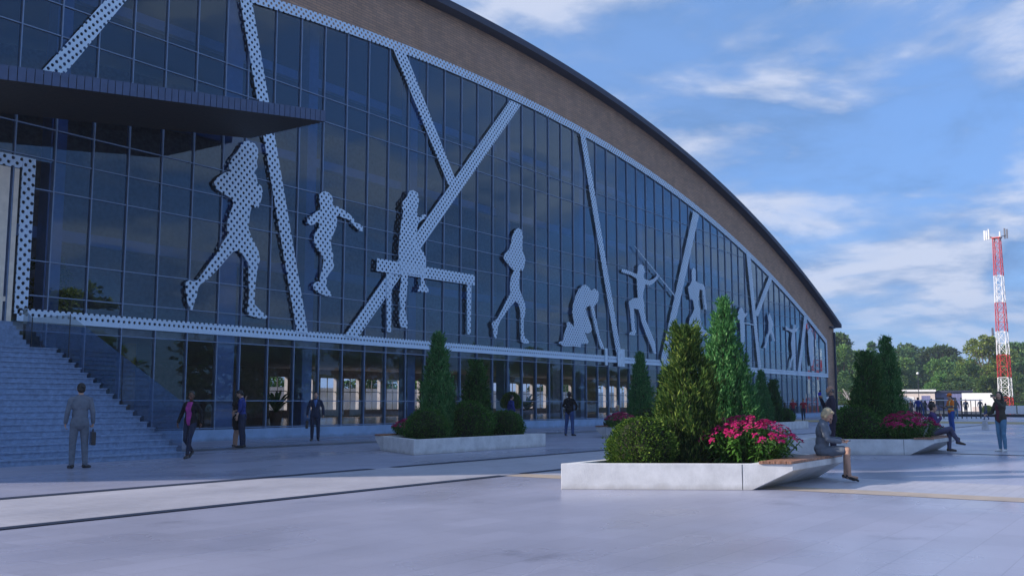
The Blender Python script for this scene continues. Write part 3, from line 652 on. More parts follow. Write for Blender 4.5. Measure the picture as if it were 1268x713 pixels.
# ------------------------------------------------------------------ planters with a cantilevered bench
def planter(A, sy, label, seatlabel):
    p = thing('planter_bench', label, 'planter bench', (A[0], A[1], 0), group='concrete planters with timber benches')
    S = lambda pts: [(x, sy*y) for x, y in pts] if sy > 0 else [(x, sy*y) for x, y in pts][::-1]
    H_ = .41; TOP = [(0,0),(6.5,0),(4.70,3.14),(1.95,3.14)]; BOT = [(0,0),(6.5,0),(5.02,2.58),(1.60,2.58)]
    b = MB()
    o = lambda z, P_: [(x, sy*y, z) for x, y in P_]
    INN = [(.3,.14),(6.2,.14),(4.98,2.5),(1.76,2.5)]
    v = o(0, BOT)+o(.31, TOP)+o(H_, TOP)+o(H_, INN)+o(.2, INN)
    f = []
    for base in (0, 4, 8, 12):
        for k in range(4):
            q = [base+k, base+(k+1)%4, base+4+(k+1)%4, base+4+k]
            f.append(q if sy > 0 else q[::-1])
    # split the slanted sides into flat triangles
    f2 = []
    for q in f: f2.append(q)
    f2.append([3,2,1,0] if sy > 0 else [0,1,2,3])
    b.add(v, f2)
    bx = b.build('basin', MT['planter'], p, world=False, bevel=.008)
    g_ = MB(); nx, ny = -.85, .527
    for y_ in (2.45,):
        xj = 1.95*y_/3.14; a_ = (xj+nx*.002, y_+ny*.002); c_ = (xj+.006+nx*.002, y_+.0097+ny*.002)
        g_.add(o(.004,[a_, c_])+o(.405,[c_, a_]), [[0,1,2,3]])
    g_.build('panel_joint', MT['black'], p, world=False)
    b = MB(); b.add(o(.33, INN), [[0,1,2,3] if sy > 0 else [3,2,1,0]]); b.build('soil', MT['soil'], p, world=False)
    b = MB()
    for k in range(6):
        y0 = 2.69+.075*k; y1 = y0+.066
        xl = lambda y: 1.95*y/3.25; xr_ = lambda y: 6.5-1.85*y/3.25
        a0, a1, c0, c1 = xl(y0)+.03, xl(y1)+.03, xr_(y0)-.03, xr_(y1)-.03
        z0, z1 = H_+.003, H_+.045
        vv = [(a0,sy*y0),(c0,sy*y0),(c1,sy*y1),(a1,sy*y1)]
        if sy < 0: vv = vv[::-1]
        b.prism_xy(vv, z0, z1)
    b.build('seat', MT['timber'], p, world=False)
    return p
planter((13.72,8.44), -1, 'nearest white planter bench, with the blonde woman seated on its end', None)
planter((20.3,17.05), 1, 'planter bench near the stairs, standing before the suited man by the glass', None)
planter((26.3,8.85), -1, 'planter bench where the person in a purple jacket sits', None)
planter((33.6,17.05), 1, 'planter bench behind the nearest one, with a woman reclining at its end', None)
planter((46.6,17.05), 1, 'farthest planter bench, hidden behind the tall front shrubs', None)

# ------------------------------------------------------------------ plants
def frame(n):
    n = n.normalized(); a = n.orthogonal().normalized(); return a, n.cross(a)
def leaf(b, p, d, up, L, w, mi=0, fold=0.0):
    """one leaf or spray: a pointed diamond from p along d, broad side across `up`"""
    s = d.cross(up)
    if s.length < 1e-4: s = d.orthogonal()
    s.normalize(); m = p + d*L*.45; nrm = s.cross(d)
    i = len(b.v)
    b.v += [tuple(p), tuple(m + s*w*.5 + nrm*fold*w), tuple(p + d*L), tuple(m - s*w*.5 + nrm*fold*w)]
    b.f.append([i, i+1, i+2, i+3]); b.m.append(mi); b.sm.append(False)
def rv(rng): 
    while True:
        v = Vector((rng.uniform(-1,1), rng.uniform(-1,1), rng.uniform(-1,1)))
        if .05 < v.length < 1: return v.normalized()

def thuja(seed, H, Rr, n, L, w, upb, lump, core=.72, ragged=.06, prof=None, tufts=0, tuft=.14, spires=0):
    """columnar or conical evergreen: leaf sprays through the outer shell, uneven outline"""
    rng = random.Random(seed); b = MB()
    off = Vector((seed*3.7, seed*1.3, 0))
    prof = prof or (lambda t: (1-t)**.62*(.25+.75*min(1, t*6)**.6)*1.08)
    def rad(t, th):
        q = Vector((math.cos(th)*1.6, math.sin(th)*1.6, t*H*1.1)) + off
        q2 = Vector((math.cos(th)*3.6, math.sin(th)*3.6, t*H*1.3)) + off
        q3 = Vector((math.cos(th)*5, math.sin(th)*5, t*H*4.5)) + off
        return Rr*prof(t)*(1+lump*mnoise.noise(q)*1.1 + lump*1.0*mnoise.noise(q2) + lump*.8*mnoise.noise(q3))
    for i in range(n):
        t = rng.random()**1.15*.985
        if rng.random() > .12+prof(t): t = rng.random()*.6
        th = rng.uniform(0, 2*math.pi)
        r = rad(t, th)
        k = 1.03-abs(rng.gauss(0, .17)); 
        out = Vector((math.cos(th), math.sin(th), 0))
        p = out*r*k + Vector((0,0,t*H))
        d = (out*(1-upb*.6) + Vector((0,0,upb)) + rv(rng)*.45).normalized()
        if rng.random() < .10: p += out*ragged*rng.random()*1.6 + Vector((0,0,ragged*rng.random()))
        up = (out + rv(rng)*.9).normalized()
        s = rng.uniform(.65, 1.25)
        leaf(b, p, d, up, L*s, w*s, 0, .15)
    # separate side leaders, then brushes of shoots standing out of the outline
    for q in range(spires):
        a = 2*math.pi*(q+rng.uniform(-.3,.3))/spires; hq = H*rng.uniform(.42, .80); rq = Rr*rng.uniform(.22,.34)
        bx = Rr*rng.uniform(.55,.78)
        for i in range(int(n*.035)):
            t = rng.random()**1.1; th = rng.uniform(0, 6.283); rr = rq*(1-t)**.6*min(1, .4+t*4)*(1-abs(rng.gauss(0,.2)))
            lean = bx*(1-.55*t*hq/H)
            p = Vector((math.cos(a)*lean+math.cos(th)*rr, math.sin(a)*lean+math.sin(th)*rr, t*hq))
            d = (Vector((math.cos(th)*.4, math.sin(th)*.4, upb)) + rv(rng)*.4).normalized(); s = rng.uniform(.65,1.25)
            leaf(b, p, d, (Vector((math.cos(th), math.sin(th), 0))+rv(rng)*.9).normalized(), L*s, w*s, 0, .15)
    for q in range(tufts):
        t = rng.random()*.94; th = rng.uniform(0, 6.283); r = rad(t, th)*rng.uniform(.82,1.04)
        out = Vector((math.cos(th), math.sin(th), 0)); c0 = out*r + Vector((0,0,t*H)); ax = (out*.55 + Vector((0,0,1))*upb + rv(rng)*.25).normalized(); tl = tuft*rng.uniform(.7,1.5)
        for i in range(26):
            u = rng.random(); p = c0 + ax*tl*u + rv(rng)*tl*.24*(1-.6*u)
            d = (ax + rv(rng)*.6).normalized(); s = rng.uniform(.7,1.2)
            leaf(b, p, d, rv(rng), L*s, w*s, 0, .15)
    # shoots at the top
    for i in range(int(n*.01)):
        p = Vector((rng.gauss(0,.03), rng.gauss(0,.03), H*rng.uniform(.9,.99)))
        leaf(b, p, (Vector((0,0,1))+rv(rng)*.4).normalized(), rv(rng), L, w)
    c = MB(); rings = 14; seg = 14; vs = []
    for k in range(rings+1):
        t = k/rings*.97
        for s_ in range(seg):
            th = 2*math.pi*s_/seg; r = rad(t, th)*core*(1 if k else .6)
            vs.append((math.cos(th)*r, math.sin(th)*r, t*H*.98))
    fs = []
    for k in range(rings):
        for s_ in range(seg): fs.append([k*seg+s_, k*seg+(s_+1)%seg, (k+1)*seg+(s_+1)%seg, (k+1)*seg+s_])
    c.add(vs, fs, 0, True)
    return b, c

def tab(v):
    def f(t):
        u = max(0, min(.9999, t))*(len(v)-1); i = int(u); return v[i]+(v[i+1]-v[i])*(u-i)
    return f
MT['thuja'] = leafmat('thuja_sprays', (.026,.12,.034), (.10,.28,.085), (.17,.36,.13), scale=2.2)
MT['yew'] = leafmat('yellowish_conifer_needles', (.014,.05,.011), (.085,.155,.028), (.20,.27,.055), scale=2.6)
MT['darkyew'] = leafmat('dark_conifer_needles', (.015,.065,.016), (.06,.17,.04), (.11,.24,.06), scale=2.6)
MT['box'] = leafmat('boxwood_leaves', (.026,.075,.012), (.11,.20,.030), (.20,.28,.05), scale=3.5)
MT['darkbox'] = leafmat('dark_shrub_leaves', (.018,.08,.014), (.075,.20,.036), (.12,.26,.06), scale=3.5)
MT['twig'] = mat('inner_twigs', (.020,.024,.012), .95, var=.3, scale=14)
MT['bark'] = mat('tree_bark', (.10,.08,.06), .9, var=.3, scale=6)
MT['petal'] = leafmat('magenta_petals', (.33,.008,.09), (.60,.015,.17), (.70,.05,.26), scale=5, trans=.2)
MT['flowerleaf'] = leafmat('lance_shaped_leaves', (.045,.15,.022), (.12,.28,.05), (.19,.34,.09), scale=3, rough=.35, trans=.3)
MT['clay'] = mat('terracotta_pot', (.30,.16,.09), .7)

def stemmesh(H, r): 
    b = MB(); b.tube((0,0,-.05), (0,0,H), r, r*.3, 8); return b
meshes = {}
def shrub_mesh(key, b, c, m):
    meshes[key] = (b.mesh(key+'_foliage', m), c.mesh(key+'_core', MT['twig']))
shrub_mesh('thuja', *thuja(3, 3.05, .55, 17000, .085, .024, 1.0, .26, tufts=260, tuft=.16, spires=7, ragged=.09, prof=tab([1,.99,.96,.90,.82,.70,.56,.42,.30,.17,.02])), MT['thuja'])
shrub_mesh('yew', *thuja(5, 2.34, .42, 9000, .105, .024, .95, .36, tufts=330, tuft=.20, ragged=.12, prof=tab([.80,.95,1,.98,.92,.82,.70,.58,.46,.36,.05])), MT['yew'])
shrub_mesh('cone', *thuja(8, 2.38, .41, 9000, .085, .024, .9, .26, tufts=260, tuft=.15, ragged=.07, prof=tab([.85,.97,1,.97,.92,.85,.76,.66,.54,.40,.05])), MT['darkyew'])
shrub_mesh('box', *thuja(11, .80, .56, 10000, .048, .027, .45, .16, core=.84, ragged=.05, prof=lambda t: max(.004, 1-((t-.36)/.64)**2)**.5), MT['box'])
shrub_mesh('darkbox', *thuja(12, .85, .60, 9500, .050, .028, .45, .20, core=.84, ragged=.05, prof=lambda t: max(.004, 1-((t-.36)/.64)**2)**.5), MT['darkbox'])
st_me = stemmesh(.6, .05).mesh('stem', MT['bark'])
first = {}
def plant(key, name, label, cat, x, y, z=.33, s=1., rz=0, group=None, sz=None):
    r = thing(name, label, cat, (x, y, z), rz, group); r.scale = (s, s, sz or s)
    fo, co_ = meshes[key]
    for nm, me in (('foliage', fo), ('inner_twigs', co_), ('stem', st_me)):
        o = bpy.data.objects.new(nm, me); COL.objects.link(o); o.parent = r
    return r
G1 = 'evergreens and flowers in the planters'
def flowers(seed, nst, rx, ry, h):
    rng = random.Random(seed); lv = MB(); pt = MB(); sm = MB()
    for i in range(nst):
        a = rng.uniform(0, 2*math.pi); q = math.sqrt(rng.random())
        bx_, by_ = math.cos(a)*q, math.sin(a)*q
        base = Vector((bx_*rx*.6, by_*ry*.6, 0))
        top = Vector((bx_*rx, by_*ry, h*(1-.42*q*q)*rng.uniform(.86, 1.06)))
        sm.tube(base, top, .007, .005, 5, caps=False)
        for k in range(rng.randint(9, 14)):
            u = rng.uniform(.15, .93); p = base.lerp(top, u)
            d = (Vector((rng.gauss(0,1), rng.gauss(0,1), 0)).normalized() + Vector((bx_, by_, 0))*.5 + Vector((0,0,rng.uniform(-.25,.55)))).normalized()
            L = rng.uniform(.11, .20)
            s = d.cross(Vector((0,0,1))).normalized(); w = L*rng.uniform(.24,.34)
            nrm = s.cross(d); tip = p + d*L - Vector((0,0,1))*L*.28; m1 = p + d*L*.35 + nrm*.01; m2 = p + d*L*.72 - Vector((0,0,1))*L*.08
            lv.add([p, m1+s*w*.5, m2+s*w*.36, tip, m2-s*w*.36, m1-s*w*.5], [(0,1,5),(1,2,4,5),(2,3,4)])
        if rng.random() < .92:
            hr = rng.uniform(.05, .085); ax = (Vector((bx_*.6, by_*.6, 1)) + rv(rng)*.25).normalized(); A, B_ = frame(ax)
            for k in range(rng.randint(11, 16)):
                t_ = rng.uniform(0, 2*math.pi); rr_ = hr*math.sqrt(rng.random())
                c = top + (A*math.cos(t_)+B_*math.sin(t_))*rr_ + ax*(.035*(1-(rr_/hr)**2)+rng.uniform(-.006,.01))
                pr = rng.uniform(.017, .027); n_ = (ax + rv(rng)*.45).normalized(); a2, b2 = frame(n_); ph = rng.uniform(0, 6)
                for j in range(5):
                    th = ph + j*2*math.pi/5
                    dd = a2*math.cos(th)+b2*math.sin(th); ss = n_.cross(dd)
                    pt.add([c, c+dd*pr*.55+ss*pr*.36+n_*.003, c+dd*pr, c+dd*pr*.55-ss*pr*.36+n_*.003], [(0,1,2,3)])
    return lv, pt, sm
lv, pt, sm = flowers(4, 230, .98, .80, .80)
fm = [('foliage', lv.mesh('flower_foliage', MT['flowerleaf'])), ('blossom', pt.mesh('flower_blossom', MT['petal'])), ('stems', sm.mesh('flower_stems', MT['flowerleaf']))]
def flower_bed(label, x, y, rz, s=1.):
    r = thing('flower_clump', label, 'flowers', (x, y, .33), rz, G1); r.scale = (s,s,s)
    for nm, me in fm:
        o = bpy.data.objects.new(nm, me); COL.objects.link(o); o.parent = r
P = plant
# nearest planter
P('box', 'boxwood_ball', 'round yellow-green clipped bush at the end of the nearest planter', 'bush', 15.15, 7.72, group=G1)
P('yew', 'conifer', 'yellowish dark conifer standing between the clipped bush and the tall thuja', 'conifer', 16.05, 7.28, rz=1.0, s=1.02, group=G1)
P('thuja', 'thuja', 'tallest green thuja, behind the pink flowers of the nearest planter', 'thuja', 17.75, 7.25, rz=.4, group=G1)
P('darkbox', 'low_shrub', 'dark low shrub in the shade between conifer and thuja of the nearest planter', 'bush', 16.9, 7.2, rz=2, s=.8, group=G1)
flower_bed('large clump of magenta flowers beside the blonde woman\'s bench', 16.5, 6.4, -1.0, .96)
# planter near the stairs
flower_bed('few magenta flowers at the bench end of the planter near the stairs', 23.1, 19.5, 1.2, .72)
P('darkbox', 'low_shrub', 'dark round bush at the left end of the planter near the stairs', 'bush', 22.35, 18.3, rz=1, group=G1)
P('thuja', 'thuja', 'slender light green thuja in the planter near the stairs', 'thuja', 23.5, 18.8, rz=2.1, s=1.02, sz=1.05, group=G1)
P('darkbox', 'low_shrub', 'dark bush between thuja and dark conifer near the stairs', 'bush', 24.25, 18.2, rz=3, s=1.05, sz=1.3, group=G1)
P('cone', 'conifer', 'dark blunt conifer in the planter near the stairs', 'conifer', 25.05, 18.5, rz=2, group=G1)
P('darkbox', 'low_shrub', 'dark round bush at the right end of the planter near the stairs', 'bush', 25.85, 17.95, rz=4, s=.95, group=G1)
# planter with the purple jacket
P('darkbox', 'low_shrub', 'dark spreading bush right behind the bearded man', 'bush', 28.2, 7.75, rz=2.2, s=1.15, group=G1)
P('cone', 'conifer', 'dark blunt conifer in front of a lighter thuja, right of the bearded man', 'conifer', 28.75, 7.5, rz=1, s=1.05, group=G1)
P('thuja', 'thuja', 'light green thuja behind the dark conifer, right of the bearded man', 'thuja', 30.85, 7.5, rz=3.9, s=1.0, group=G1)
flower_bed('magenta flowers beside the person in a purple jacket', 28.75, 6.5, 2.5, .95)
# planter behind the nearest one
flower_bed('magenta flowers beside the reclining woman', 35.3, 18.9, .9, .8)
P('darkbox', 'low_shrub', 'dark bush next to the flowers by the reclining woman', 'bush', 36.5, 18.3, rz=5, group=G1)
P('thuja', 'thuja', 'narrow green thuja near the reclining woman', 'thuja', 37.05, 18.9, rz=5.1, s=.98, sz=1.04, group=G1)
P('cone', 'conifer', 'dark conifer behind the yellowish one of the nearest planter', 'conifer', 38.4, 18.4, rz=3.3, group=G1)
# farthest planter
P('thuja', 'thuja', 'green thuja just right of the tallest one, in the farthest planter', 'thuja', 49.3, 18.2, rz=.9, s=.9, group=G1)
P('cone', 'conifer', 'dark conifer in the farthest planter, left of the two runners', 'conifer', 50.6, 18.05, rz=4.2, s=.95, group=G1)
P('darkbox', 'low_shrub', 'small dark bush at the far planter\'s end, left of the two runners', 'bush', 51.75, 17.9, rz=.3, s=.9, group=G1)

# plants inside the lobby
def potted(name, label, x, y, kind):
    r = thing(name, label, 'potted plant', (x, y, .40))
    b = MB(); b.lathe([(.20,0),(.27,.55),(.29,.6),(.25,.6),(.24,.55)], (0,0,0), 16); b.build('pot', MT['clay'], r, world=False)
    if kind == 'ball':
        b = MB(); b.tube((0,0,.5),(0,0,1.3),.03,.025,8); b.build('trunk', MT['bark'], r, world=False)
        o = bpy.data.objects.new('crown', meshes['box'][0]); COL.objects.link(o); o.parent = r; o.location = (0,0,1.15); o.scale = (.9,.9,1.1)
        o = bpy.data.objects.new('inner_twigs', meshes['box'][1]); COL.objects.link(o); o.parent = r; o.location = (0,0,1.15); o.scale = (.9,.9,1.1)
    elif kind == 'cone':
        o = bpy.data.objects.new('crown', meshes['cone'][0]); COL.objects.link(o); o.parent = r; o.location = (0,0,.5); o.scale = (.7,.7,.65)
        o = bpy.data.objects.new('inner_twigs', meshes['cone'][1]); COL.objects.link(o); o.parent = r; o.location = (0,0,.5); o.scale = (.7,.7,.65)
    else:
        rng = random.Random(int(x)); b = MB()
        for k in range(26):
            a = rng.uniform(0,6.28); d = Vector((math.cos(a), math.sin(a), rng.uniform(.7,2.2))).normalized(); p = Vector((0,0,.55))
            for j in range(5):
                q = p + d*.26; s = d.cross(Vector((0,0,1))).normalized()*(.07 if j < 4 else .02); s0 = d.cross(Vector((0,0,1))).normalized()*.07*(.4 if j == 0 else 1)
                b.add([p-s0, p+s0, q+s, q-s], [(0,1,2,3)]); p = q; d = (d - Vector((0,0,.22))).normalized()
        b.build('leaves', MT['flowerleaf'], r, world=False)
potted('topiary', 'clipped ball topiary inside the glass behind the stair rail', 21.9, 33.2, 'ball')
potted('potted_palm', 'leafy potted palm inside the lobby near the embracing couple', 28.4, 31.3, 'palm')
potted('topiary', 'round potted topiary on a stem before the glass, behind the half-hidden man', 41.9, 28.75, 'ball')
kt = [o for o in bpy.data.objects if o.name.startswith('topiary')][-1]; kt.location.z = .0; kt.scale = (1,1,.95)
potted('potted_conifer', 'small cone-shaped potted tree inside, left of the round topiary', 43.3, 31.6, 'cone')
potted('potted_palm', 'small potted palm inside, right of the round topiary', 47.2, 31.3, 'palm')
r = thing('potted_tree', 'leafy yellow-green indoor tree behind the glass beside the entrance', 'indoor tree', (18.8, 32.4, 3.87))

# ------------------------------------------------------------------ trees of the background
def crown(seed, H, Rr, n, L, clumps, shape, mat_, z0=.28):
    """leaf clusters on boughs: many leaf-sized faces gathered in uneven clumps"""
    rng = random.Random(seed); b = MB(); cs = []
    for k in range(clumps):
        t = rng.uniform(0, 1); a = rng.uniform(0, 2*math.pi)
        r = shape(t)*Rr*math.sqrt(rng.uniform(.15, 1))
        cs.append((Vector((math.cos(a)*r, math.sin(a)*r, H*(z0+(1-z0)*t*.93))), Rr*rng.uniform(.22, .42)*(.55+.6*shape(t))))
    for i in range(n):
        c, cr = rng.choice(cs); v = rv(rng); v.z = abs(v.z) if rng.random() < .62 else v.z
        q = cr*(rng.random()**.42)
        p = c + Vector((v.x*q, v.y*q, v.z*q*.72))
        d = (v + rv(rng)*.8 + Vector((0,0,-.15))).normalized()
        s = rng.uniform(.6, 1.3)
        leaf(b, p, d, (Vector((0,0,1))+rv(rng)*.8).normalized(), L*s, L*.62*s, 0, .1)
    tr = MB(); tr.tube((0,0,-.1), (rng.gauss(0,.15), rng.gauss(0,.15), H*.45), H*.028, H*.017, 9)
    for c, cr in cs[:14]:
        base = Vector((0,0,H*rng.uniform(.22,.48))); mid = base.lerp(c, .5) + Vector((0,0,H*.03))
        tr.tube(base, mid, H*.011, H*.007, 6); tr.tube(mid, c, H*.007, H*.003, 6)
    return b.mesh('crown', mat_), tr.mesh('trunk', MT['bark'])
MT['tree'] = leafmat('broadleaf_foliage', (.05,.125,.034), (.15,.27,.07), (.24,.34,.09), scale=.35, hue_obj=True, trans=.3)
MT['tree2'] = leafmat('darker_foliage', (.04,.11,.042), (.12,.23,.085), (.18,.28,.09), scale=.35, hue_obj=True, trans=.3)
MT['treel'] = leafmat('bright_yellow_green_foliage', (.09,.15,.025), (.24,.30,.06), (.32,.36,.09), scale=.4, trans=.3)
sh1 = lambda t: math.sqrt(max(.02, 1-(2*t-.85)**2/1.4))
sh2 = lambda t: max(.08, (1-t)**.7)
TREES = {'a': crown(1, 12, 5.2, 6500, .55, 34, sh1, MT['tree']), 'b': crown(2, 13, 4.2, 6000, .55, 30, sh1, MT['tree2']),
         'c': crown(3, 11, 5.8, 6500, .55, 36, sh1, MT['tree2'], .12), 'l': crown(5, 14, 4.6, 6500, .5, 30, sh1, MT['treel']),
         'k': crown(6, 13, 2.3, 4500, .5, 30, sh2, MT['tree2'], .1)}
def place(px, depth):
    lat = (px-634)/1228*depth
    return depth*math.cos(YAW)+lat*math.sin(YAW), depth*math.sin(YAW)-lat*math.cos(YAW)
LBL = {'a': 'broad green tree in the row beyond the plaza', 'b': 'tall darker tree in the row beyond the plaza', 'c': 'wide low dark tree in the row beyond the plaza',
       'l': 'bright yellow-green tree, lit and taller than its neighbours, left of the lattice mast', 'k': 'dark pointed conifer rising above the row of trees'}
NAMES = {'a': 'broadleaf_tree', 'b': 'broadleaf_tree', 'c': 'broadleaf_tree', 'l': 'broadleaf_tree', 'k': 'conifer_tree'}
BASEH = {'a': 12, 'b': 13, 'c': 11, 'l': 14, 'k': 13}
def tree(kind, x, y, h, label=None, wide=1., group='trees beyond the plaza', rz=None, z=0):
    r = thing(NAMES[kind], label or LBL[kind], 'tree', (x, y, z), random.uniform(0, 6.28) if rz is None else rz, group)
    s = h/BASEH[kind]; r.scale = (s*wide, s*wide, s)
    for nm, me in zip(('crown', 'trunk'), TREES[kind]):
        o = bpy.data.objects.new(nm, me); COL.objects.link(o); o.parent = r
    return r
random.seed(21)
for kind, px, top, d, wide, lab in [
    ('b',1034,416,205,1.,'tall dark tree half hidden behind the right end of the hall'), ('a',1047,432,190,.95,'green tree directly right of the hall end'), ('c',1066,440,210,1.,'dark tree with a pointed conifer beside it, left of the planter thuja'),
    ('k',1081,424,235,1.,None), ('a',1104,442,215,1.,'green tree just right of the planter thuja'), ('b',1122,434,230,1.2,'dark tree above the white kiosk'),
    ('c',1143,430,240,1.1,'widest dome-shaped dark tree, above the lamp post'), ('b',1163,432,235,1.1,'dark tree at the right shoulder of the dome-shaped tree'), ('a',1176,446,200,.9,'mid green tree above the bluish pavilion'),
    ('c',1196,448,215,.9,'low dark tree above the white marquee'), ('l',1222,419,195,.95,None), ('a',1203,452,185,.8,'small green tree left of the bright yellow-green tree'), ('b',1250,440,225,1.,'dark tree directly behind the lattice mast'), ('b',1266,428,205,1.,'dark tree at the right edge behind the mast'),
    ('c',1290,430,210,1.,'dark tree beyond the right edge of the row'), ('a',1310,428,200,1.,'green tree farthest right in the row'),
    ('c',1040,462,165,.8,'low green tree at the foot of the hall end'), ('c',1068,468,170,.8,'low green tree behind the bearded man'), ('a',1160,464,180,.8,'low green tree behind the worker with the helmet'), ('c',1108,466,185,.9,'low dark tree behind the white kiosk'),
    ('c',1186,466,178,.8,'low dark tree between pavilion and marquee'), ('a',1240,462,185,.8,'low green tree at the foot of the bright yellow-green one'), ('c',1262,464,180,.8,'low dark tree at the right edge behind the mast')]:
    x, y = place(px, d); tree(kind, x, y, (1.38+(498.5-top)/1228*d)*1.05, lab, wide)
bk = bpy.data.meshes.new('woodland')
MT['wood'] = leafmat('distant_woodland_foliage', (.028,.055,.022), (.06,.10,.038), (.08,.12,.05), scale=.08, trans=.2)
b = MB(); rng = random.Random(9)
for i in range(16000):
    px = rng.uniform(1000, 1380); d = rng.uniform(262, 285); x, y = place(px, d)
    top = 11.0+2.6*mnoise.noise(Vector((px*.05, 0, 3)))+1.5*mnoise.noise(Vector((px*.17, 2, 3)))
    z = top*rng.random()**.7
    leaf(b, Vector((x,y,z)), (rv(rng)+Vector((0,0,.2))).normalized(), rv(rng), 1.3, .9)
o = b.build('woodland', MT['wood']); o['kind'] = 'stuff'
# trees across the plaza, which the glass mirrors
for i, (kind, x, y, h, lab) in enumerate([('l',50,-27,12.5,'lone bright tree across the plaza, mirrored in the glass'),]
      + [(random.choice('abc'), 25+i*15+random.uniform(-3,3), -66+random.uniform(-8,6), random.uniform(9,14), 'tree of the row across the plaza, seen only mirrored in the glass') for i in range(15)]):
    tree(kind, x, y, h, lab, 1.25, 'trees across the plaza')
for i in range(7):
    x = 66+i*13.5+random.uniform(-3,3); tree(random.choice('ab'), x, 78+random.uniform(-4,6), random.uniform(8,11), 'green tree behind the hall, seen through its lobby windows', 1.2, 'trees behind the hall')

# ------------------------------------------------------------------ things beyond the plaza
MT['red'] = mat('red_mast_paint', (.52,.025,.03), .45, var=.1); MT['white'] = mat('white_paint', (.78,.78,.78), .5, var=.05)
MT['canvas'] = mat('white_marquee_canvas', (.80,.80,.78), .8, var=.04); MT['bluewall'] = mat('violet_blue_cladding', (.16,.17,.34), .6, var=.15, scale=1, stretch=(4,4,.3))
MT['palepink'] = mat('pale_render', (.66,.58,.54), .8, var=.06); MT['lampglass'] = mat('milky_lamp_globe', (.85,.85,.82), .3)
MT['antenna'] = mat('antenna_grey', (.62,.63,.65), .5); MT['darkblue'] = mat('dark_antenna', (.05,.06,.10), .5)
# lattice mast
MX, MY = 131.5, 18.3
mast = thing('lattice_mast', 'tall red and white lattice mast carrying antennas at its top', 'mast', (MX, MY, 0), R(-10))
ZS = [0, 2.05, 4.4, 7.1, 9.9, 13.4, 16.7, 21.3]; CO = ['red','white','red','white','red','white','red']
half = lambda z: .64-(.64-.36)*z/21.3
for k in range(7):
    b = MB(); za, zb = ZS[k], ZS[k+1]; npan = max(2, round((zb-za)/1.15)); cor = [(-1,-1),(1,-1),(1,1),(-1,1)]
    for c in cor: b.tube((c[0]*half(za), c[1]*half(za), za), (c[0]*half(zb), c[1]*half(zb), zb), .05, .045, 6)
    for j in range(npan):
        z0 = za+(zb-za)*j/npan; z1 = za+(zb-za)*(j+1)/npan; h0, h1 = half(z0), half(z1)
        for q in range(4):
            c, e = cor[q], cor[(q+1)%4]
            b.tube((c[0]*h0,c[1]*h0,z0),(e[0]*h1,e[1]*h1,z1), .024, seg=5); b.tube((e[0]*h0,e[1]*h0,z0),(c[0]*h1,c[1]*h1,z1), .024, seg=5)
            b.tube((c[0]*h1,c[1]*h1,z1),(e[0]*h1,e[1]*h1,z1), .024, seg=5)
    b.build('mast_section', MT[CO[k]], mast, world=False)
b = MB(); b.box(-.5,.5,-.5,.5,21.3,21.4); b.build('platform', MT['red'], mast, world=False)
for i, (dx, dy, m_, hh) in enumerate([(-.4,.75,'antenna',1.7),(-.3,1.05,'antenna',1.5),(-.1,1.35,'antenna',1.6),(.3,-.85,'darkblue',1.7),(.2,-1.15,'darkblue',1.5),(0,-.4,'antenna',1.2)]):
    b = MB(); b.box(dx-.07,dx+.07,dy-.08,dy+.08,21.2,21.2+hh*.75); b.tube((0,0,21.35),(dx,dy,21.6),.04,seg=6); b.build('antenna', MT[m_], mast, world=False)
b = MB(); b.tube((0,.6,9.6),(.0,1.1,9.6),.04,seg=6); b.box(-.15,.15,1.0,1.15,9.5,10.4); b.build('side_antenna', MT['darkblue'], mast, world=False)
# dark kerb wall and white barriers
b = MB(); b.box(108, 108.5, -60, 27, 0, .26); tag(b.build('kerb_wall', MT['black']), 'long low dark kerb wall at the far edge of the plaza', 'low wall')
def barrier(y, lab):
    r = thing('barrier', lab, 'barrier', (113.5, y, 0), 0, 'white barrier panels beyond the kerb')
    b = MB(); b.box(113.45,113.55,y-1.02,y+1.02,.25,1.1); b.build('panel', MT['white'], r)
    for s in (-.9,.9): 
        b = MB(); b.box(113.36,113.64,y+s-.05,y+s+.05,0,.25); b.build('foot', MT['black'], r)
for i, y in enumerate((15.9,13.75,11.6)): barrier(y, ['white barrier panel just left of the girl in jeans\' head, under the mast', 'white barrier panel right of the girl in jeans', 'white barrier panel at the right edge of the view'][i])
for i, y in enumerate((33.4,31.2,29.0)): barrier(y, ['white barrier panel behind the bearded man', 'second white barrier panel right of the bearded man', 'white barrier panel hidden by the dark planter conifer'][i])
# railing
rl = thing('railing', 'dark railing with upright bars and a pale handrail behind the flowers', 'railing', (97, 20, 0))
b = MB(); b.box(96.95,97.05,15.4,24.6,1.58,1.66); b.build('handrail', MT['white'], rl)
for k in range(24):
    y = 15.6+k*.385
    b = MB(); b.tube((97,y,0),(97,y,1.58),.035 if k % 4 else .06,seg=6); b.build('bar', MT['black'], rl)
